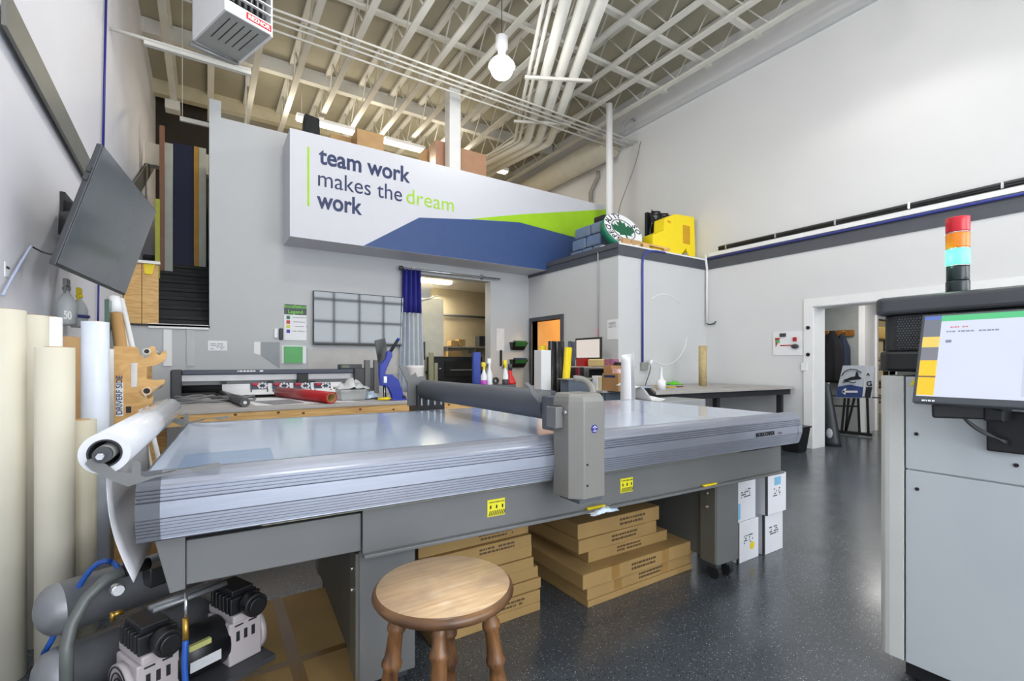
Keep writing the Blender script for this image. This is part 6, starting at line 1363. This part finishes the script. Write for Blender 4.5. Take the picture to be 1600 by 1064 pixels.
q = at(943, 342, x=5.8); tag(MB().box(5.66, 6.0, q.y-.15, q.y+.1, OZ_+.605, OZ_+.70).build('black_bag', SOFTBLACK, bevel=.02), 'black bag on top of the blue wrapped bundles', 'bag')
# ring sign
C0 = at(974, 366, y=5.58); nrm = Vector((-0.10, -0.86, 0.50)).normalized(); R_ = 0.375
ax = Vector((0, 0, 1)).cross(nrm).normalized(); ay = nrm.cross(ax).normalized()
low = (C0-ay*R_-nrm*0.13).z; C0.z += max(0, OZ_+0.004-low)
r = thing('ring_sign', 'thick round green and white sign with a maple leaf leaning on the office roof', 'sign', tuple(C0))
MB().cyl(C0-nrm*0.13, C0, R_, seg=56).build('drum', mat('sign_green', (22, 120, 92), 0.4), r, 'green rim')
MB().cyl(C0, C0+nrm*0.003, R_*0.985, seg=56).build('face', PAPER, r)
for rr_ in (R_*.62, R_*.585): MB().tube([C0+nrm*.004+ax*rr_*math.cos(t_)+ay*rr_*math.sin(t_) for t_ in [2*PI*k/48 for k in range(48)]], .004, 5, closed=True).build('inner_ring', CHAR, r)
leafp = [(0, .30), (.05, .19), (.12, .23), (.10, .08), (.19, .16), (.21, .10), (.30, .12), (.26, .02), (.31, -.01), (.15, -.13), (.17, -.18), (.02, -.16), (.02, -.30), (-.02, -.30), (-.02, -.16), (-.17, -.18), (-.15, -.13), (-.31, -.01), (-.26, .02), (-.30, .12), (-.21, .10), (-.19, .16), (-.10, .08), (-.12, .23), (-.05, .19)]
b = MB(); ln = [C0+nrm*.0045+ax*(x*.78)+ay*(y*.78) for x, y in leafp]; b.sheet(ln, .002); b.build('maple_leaf', mat('leaf_dark_green', (24, 96, 66), 0.5), r)
def arctext(s, a0, step, size, rr_):
    for k, ch in enumerate(s):
        t_ = a0-k*step; d = ax*math.cos(t_)+ay*math.sin(t_); tan = ax*math.sin(t_)-ay*math.cos(t_)
        text('lettering', ch, size, C0+nrm*.0045+d*rr_-tan*size*.3, tan, d, INK, r, off=.003, th=.001)
arctext('SPECIALITY', math.radians(228), math.radians(15.5), .145, R_*.69)
arctext('SO', math.radians(20), math.radians(17), .145, R_*.69)
# black hoop behind the ring sign
C1 = at(1008, 372, y=6.1); tag(MB().tube([C1+Vector((.36*math.cos(t_), .1*math.sin(t_), .26*math.sin(t_)+(OZ_+.30-C1.z))) for t_ in [2*PI*k/40 for k in range(40)]], .016, 8, closed=True).build('black_hoop', BLACK), 'black hoop standing behind the ring sign on the office roof', 'hoop')
# black wrapped frame
a, c = at(1014, 328, y=6.0), at(1052, 390, y=6.0)
def bagf(u, v): return (a.x+(c.x-a.x)*u, 5.98+.03*math.sin(u*19+v*5)+.02*math.sin(v*23), OZ_+(a.z-OZ_)*v)
t = thing('black_parcel', 'tall flat parcel wrapped in black plastic behind the yellow step stool', 'parcel', ((a.x+c.x)/2, 6.0, OZ_))
MB().grid(bagf, 22, 22).build('black_wrap', mat('bin_liner', (22, 22, 24), 0.2), t, solid=.004); MB().box(a.x+.02, c.x-.02, 6.06, 6.12, OZ_, a.z-.02).build('board', SOFTBLACK, t)
# yellow step stool
yS = 5.46
def ys(px, py): q = at(px, py, y=yS); return (q.x, max(q.z, OZ_+.06))
t = thing('step_stool', 'bright yellow moulded plastic step stool on the office roof', 'step stool', (6.9, yS, OZ_))
prof_s = [ys(1021, 366), ys(1038, 359), ys(1039, 341), ys(1056, 334), ys(1085, 339), ys(1092, 392), (ys(1092, 392)[0]+.0, OZ_+.0551), (ys(1080, 392)[0], OZ_+.055), ys(1072, 388), (ys(1062, 392)[0], OZ_+.055), (ys(1021, 392)[0], OZ_+.055)]
prof_s = [(min(x_, 7.60), z_) for x_, z_ in prof_s]; MB().prism(prof_s, 'y', yS, yS+0.24).build('stool_body', mat('stool_yellow', (250, 222, 10), 0.4, var=.02), t, bevel=.012)
hx0, hx1 = ys(1067, 350)[0], ys(1078, 350)[0]; MB().box(hx0, hx1, yS-.004, yS+.01, ys(1067, 380)[1], ys(1067, 351)[1]).build('hand_hole', mat('shaded_amber', (214, 160, 10), 0.5), t, bevel=.004)  # darker amber patch stands in for shade inside the stool openings
MB().box(ys(1043, 345)[0], ys(1048, 345)[0], yS-.003, yS+.01, ys(1043, 348)[1], ys(1043, 344)[1]).build('grip_slot', mat('shaded_amber', (214, 160, 10), 0.5), t)
tag(MB().box(prof_s[0][0], prof_s[5][0], yS-.02, yS+.42, OZ_, OZ_+.054).build('grey_base_board', mat('shelf_grey', (150, 150, 146), 0.5)), 'grey board lying under the yellow step stool', 'board')
# odds and ends on the office roof edge
def rbx(pxa, pya, pxb, pyb, y, d, m_, nm, lab, cat='box'):
    p, q = at(pxa, pya, y=y), at(pxb, pyb, y=y); return tag(MB().box(p.x, q.x, y, y+d, OZ_+(.056 if False else 0), max(p.z, OZ_+.04)).build(nm, m_, bevel=.004), lab, cat)
EZ = BY+0.11
rbx(974, 371, 986, 381, EZ, .12, CARD_L, 'small_carton', 'small open tan carton at the corner edge of the office roof', 'carton')
rbx(988, 374, 1001, 383, EZ+.01, .12, CARD_L, 'small_carton', 'second small tan carton, right of the one at the roof corner', 'carton')
p, q = at(1002, 378, y=EZ), at(1047, 388, y=EZ); tag(MB().bar((p.x, EZ+.03, OZ_+.17), (q.x, EZ+.03, OZ_+.16), .06, .03).build('pine_plank', PINEX), 'pine plank laid along the office roof edge before the yellow stool', 'plank')
tag(MB().box(p.x+.05, p.x+.2, EZ+.0, EZ+.08, OZ_, OZ_+.154).build('plank_block', PINE), 'short pine block under the left end of the roof plank', 'block')
tag(MB().box(q.x-.15, q.x-.03, EZ+.0, EZ+.08, OZ_, OZ_+.145).build('plank_block', PINE), 'short pine block under the right end of the roof plank', 'block')
q = at(943, 381, x=5.5); tag(MB().ball((5.50, q.y, OZ_+.065), .06, (1, 1.3, .8), 12, .06).build('cream_cloth', CREAM), 'cream ball of cloth on the office roof edge by the thin conduit', 'cloth')
p, q = at(1089, 355, y=5.75), at(1101, 400, y=5.75); tag(MB().hexa([(p.x, 5.7, OZ_), (p.x+.16, 5.7, OZ_), (p.x+.16, 5.85, OZ_), (p.x, 5.85, OZ_), (p.x, 5.85, p.z), (p.x+.12, 5.85, p.z-.02), (p.x+.12, 5.95, p.z-.02), (p.x, 5.95, p.z)]).build('beige_cushion', mat('beige_cushion', (196, 186, 166), 0.8), bevel=.02), 'beige folded cushion behind the yellow step stool', 'cushion')
b = MB()
for k in range(3): b.tube([(7.45+.09*math.cos(t_)*(1+.1*k), BY+.20+.03*k, OZ_+.12+.08*math.sin(t_)) for t_ in [2*PI*j/24 for j in range(24)]], .012, 6, closed=True)
tag(b.build('cable_coil', mat('pale_cable', (196, 196, 200), 0.4)), 'pale cable coil in the corner where the pipes meet the office roof', 'cable')
# ================================================================ mezzanine storage seen above the bulkhead
struct('floor_mezzanine_ledge', MB().box(0.2, 6.9, 7.95, 9.2, 3.12, 4.05), WALL_C)
def mz(pxa, pya, pxb, y, d, m_, nm, lab, cat='carton'):
    p, q = at(pxa, pya, y=y), at(pxb, pya, y=y); return tag(MB().box(p.x, q.x, y, y+d, 4.052, p.z).build(nm, m_, bevel=.006), lab, cat)
mz(558, 200, 600, 8.1, .4, CARD_L, 'mezzanine_carton', 'tan carton on the mezzanine, left of the square column under the joists')
mz(516, 207, 556, 8.5, .4, CARD_L, 'mezzanine_carton', 'low carton behind the black bin on the mezzanine')
mz(663, 232, 678, 8.55, .3, CARD_L, 'mezzanine_carton', 'narrow carton just left of the plastic wrapped one')
mz(681, 218, 697, 8.15, .35, mat('wrapped_card', (176, 134, 110), 0.25), 'mezzanine_carton', 'plastic wrapped carton touching the left of the square column')
mz(720, 231, 760, 8.15, .35, mat('rose_card', (190, 146, 116), 0.5), 'mezzanine_carton', 'large rosy brown carton right of the square column')
q = at(485, 182, y=8.2); tag(MB().hexa([(q.x-.16, 8.1, 4.052), (q.x+.16, 8.1, 4.052), (q.x+.16, 8.35, 4.052), (q.x-.16, 8.35, 4.052), (q.x-.10, 8.12, q.z), (q.x+.13, 8.12, q.z-.02), (q.x+.13, 8.33, q.z-.02), (q.x-.10, 8.33, q.z)]).build('black_bin', SOFTBLACK, bevel=.03), 'dark chair-back shape standing on the mezzanine before the tube lamp', 'chair back')
# ================================================================ beyond the passage
GXW = 10.26
a, c = at(1275, 518, x=GXW-.05), at(1334, 517, x=GXW-.05); zc = at(1310, 521, x=GXW-.05).z
r = thing('coat_rack', 'brown wooden coat rack on the grey corridor wall', 'coat rack', (GXW, (a.y+c.y)/2, zc))
MB().box(GXW-.04, GXW, c.y, a.y, zc-.06, zc+.06).build('board', wood_mat('rack_wood', (110, 68, 22), (150, 98, 38)), r, bevel=.01)
for k in range(4): y = c.y+.15+k*.26; MB().tube([(GXW-.04, y, zc), (GXW-.10, y, zc+.01), (GXW-.11, y, zc+.04)], .010, 8).build('hook', BRASS, r)
def coat(px, top, bot, w_, m_, lab, dep=.09, off=.1):
    q = at(px, top, x=GXW-.18); zb = at(px, bot, x=GXW-.18).z; cy = q.y; xx = GXW-off
    def f(u, v):
        t_ = 2*PI*u; k = min(1, .22+v*2.4)*(1+.12*v); return (xx+dep*.5*math.sin(t_)*k+.01*math.sin(t_*7)*v, cy+w_*.5*math.cos(t_)*k+.012*math.sin(t_*5), q.z-(q.z-zb)*v)
    t = thing('hanging_coat', lab, 'coat', (xx, cy, zb), 0, 'coats on the rack'); MB().grid(f, 36, 14).build('cloth', m_, t, solid=.004); return t
coat(1302, 517, 598, .34, mat('black_coat', (20, 20, 26), 0.8), 'black coat hanging in the middle of the rack', off=.22)
coat(1313, 522, 588, .26, mat('navy_coat', (32, 42, 62), 0.8), 'dark blue jacket hanging right of the black coat')
coat(1290, 522, 592, .26, mat('plum_coat', (42, 38, 50), 0.8), 'dark plum jacket hanging nearest the passage edge')
# garment bag standing against the inside of the jamb
q = at(1299, 696, z=0)
def gb(u, v):
    t_ = 2*PI*u; k = 1-.45*v; return (q.x+.0+.10*math.sin(t_)*k, q.y+.10*v+.14*math.cos(t_)*k, .002+.98*v)
t = thing('garment_bag', 'black bag with a white emblem slumped just inside the passage', 'bag', (q.x, q.y, 0)); MB().grid(gb, 30, 16).build('bag', mat('dark_bag', (40, 42, 48), 0.45), t, solid=.004)
p = at(1296, 677, x=q.x-.085); MB().ball((q.x-.088, p.y, p.z), .06, (.25, .8, 1.3), 12).build('emblem', mat('emblem_grey', (176, 178, 184), 0.5), t)
# directional boards on stand
AX = 9.55
def aq(px, py): p = at(px, py, x=AX); return (p.y, p.z)
r = thing('arrow_sign', 'white sign with orca drawing, blue foot and left arrow in the corridor', 'sign', (AX, aq(1335, 610)[0], 0))
brd = [aq(1317, 571), aq(1351, 571), aq(1347, 622), aq(1306, 621), aq(1309, 604)]
MB().prism(brd, 'x', AX, AX+.03).build('board', mat('board_grey', (200, 206, 214), 0.4), r)
MB().prism([aq(1309, 604), aq(1328, 601), aq(1348.6, 605), aq(1347, 621.5), aq(1306.5, 620.5)], 'x', AX-.003, AX).build('blue_field', mat('board_blue', (54, 74, 128), 0.45), r)
def a3(px, py, e=.008): p = at(px, py, x=AX-e); return p
b = MB(); b.bar(a3(1317, 612), a3(1340, 612), .004, .035); b.bar(a3(1316, 612.5), a3(1322, 607), .004, .03); b.bar(a3(1316, 611.5), a3(1321, 616), .004, .03); b.build('arrow', WHITE, r)
MB().prism([aq(1317, 594), aq(1330, 589), aq(1336, 588), aq(1338, 581), aq(1340, 580), aq(1342, 588), aq(1347, 591), aq(1343, 593), aq(1330, 594), aq(1322, 596)], 'x', AX-.004, AX).build('orca_drawing', INK, r)
b = MB(); b.tube([a3(*p) for p in ((1315, 587), (1320, 580), (1329, 576.5), (1338, 577.5), (1346, 582))], .008, 5); b.build('drawing_ring', CHAR, r)
b = MB(); b.tube([a3(*p) for p in ((1317, 597), (1325, 596), (1333, 598), (1337, 597))], .008, 5); b.build('drawing_wave', INK, r)
r2 = thing('letter_sign', 'second white sign with a black foot and letter G right of the arrow sign', 'sign', (AX+.06, aq(1356, 610)[0], 0))
MB().prism([aq(1352, 572), aq(1365, 573), aq(1360, 622), aq(1348, 622)], 'x', AX+.05, AX+.08).build('board', mat('board_grey', (200, 206, 214), 0.4), r2)
MB().prism([aq(1351.5, 605), aq(1361, 605), aq(1358, 622), aq(1349, 622)], 'x', AX+.045, AX+.05).build('black_field', INK, r2)
p = at(1353.5, 603, x=AX+.044); text('lettering', 'G', .12, p, -UY, UZ, INK, r2, off=.003)
p = at(1354, 587, x=AX+.044); text('lettering', 'A', .07, p, -UY, UZ, INK, r2, off=.003)
FB = mat('frame_black', (26, 26, 28), 0.4)
zl = 0.0
for nm_, own, pts in (('frame', r, [((1320, 622), (1315, 672)), ((1335, 622), (1321, 676)), ((1341, 622), (1343, 670)), ((1326, 622), (1321, 660))]), ('frame', r2, [((1355, 622), (1357, 672)),])):
    b = MB()
    for pa, pb in pts:
        a = at(*pa, x=AX+.1); c = at(*pb, x=AX+.1); c = Vector((c.x, c.y, 0.02)); b.bar(a, c, .03, .03)
    if own is r: b.bar(at(1298, 634, x=AX+.1), at(1341, 635, x=AX+.1), .025, .025); b.bar((AX+.1, at(1298, 668, x=AX+.1).y, .04), (AX+.1, at(1362, 670, x=AX+.1).y, .04), .05, .05); b.bar(at(1296, 618, x=AX+.1), at(1384, 622, x=AX+.1), .02, .02)
    b.build(nm_, FB, own)
# store room shelves
sx0, sx1 = 11.2, 13.3; SYs = 4.05
r = thing('store_shelving', 'dark edged store shelving seen through the far doorway', 'shelving', (sx0+.5, SYs, 0))
lv = (0.08, 0.52, 0.95, 1.12, 1.44, 1.62, 1.90)
lv = [at(1380, py, y=SYs).z for py in (657, 628, 605, 597, 577, 563, 529)]
for z in lv[1:]:
    MB().box(sx0, sx1, SYs, SYs+.45, z-.02, z).build('board', FB, r)
MB().box(sx0, sx0+.03, SYs, SYs+.45, 0, 2.1).box(sx1-.03, sx1, SYs, SYs+.45, 0, 2.1).build('upright', FB, r)
k = 0
for (zi, h, pxa, pxb, m_, lab) in ((0, .13, 1372, 1386, CREAM, 'cream box on the lowest board of the store shelving'), (1, .12, 1372, 1385, mat('tan_box', (214, 176, 120), .6), 'tan box on the second board of the store shelving'), (3, .10, 1372, 1384, CREAM, 'wide cream box on the fourth board of the store shelving'), (4, .07, 1371, 1384, CREAM, 'flat cream box high on the store shelving'), (5, .25, 1371, 1384, mat('gold_box', (222, 196, 130), .6), 'tall golden box on the top board of the store shelving')):
    p, q = at(pxa, 600, y=SYs+.05), at(pxb, 600, y=SYs+.05); z = lv[1:][zi]
    tag(MB().box(p.x, q.x, SYs+.04, SYs+.35, z+.001, z+.001+h).build('store_box', m_, bevel=.004), lab, 'box')
b = MB(); p = at(1382, 510, y=SYs+.1)
for i in range(5): tag(MB().box(p.x-.06, p.x+.25, SYs+.05, SYs+.3, lv[6]+.001+.041*i, lv[6]+.041+.041*i).build('paper_stack', PAPER), 'stack of white paper on the top board, number %s from the bottom' % ('one', 'two', 'three', 'four', 'five')[i], 'paper', 'paper stacks in the store room')
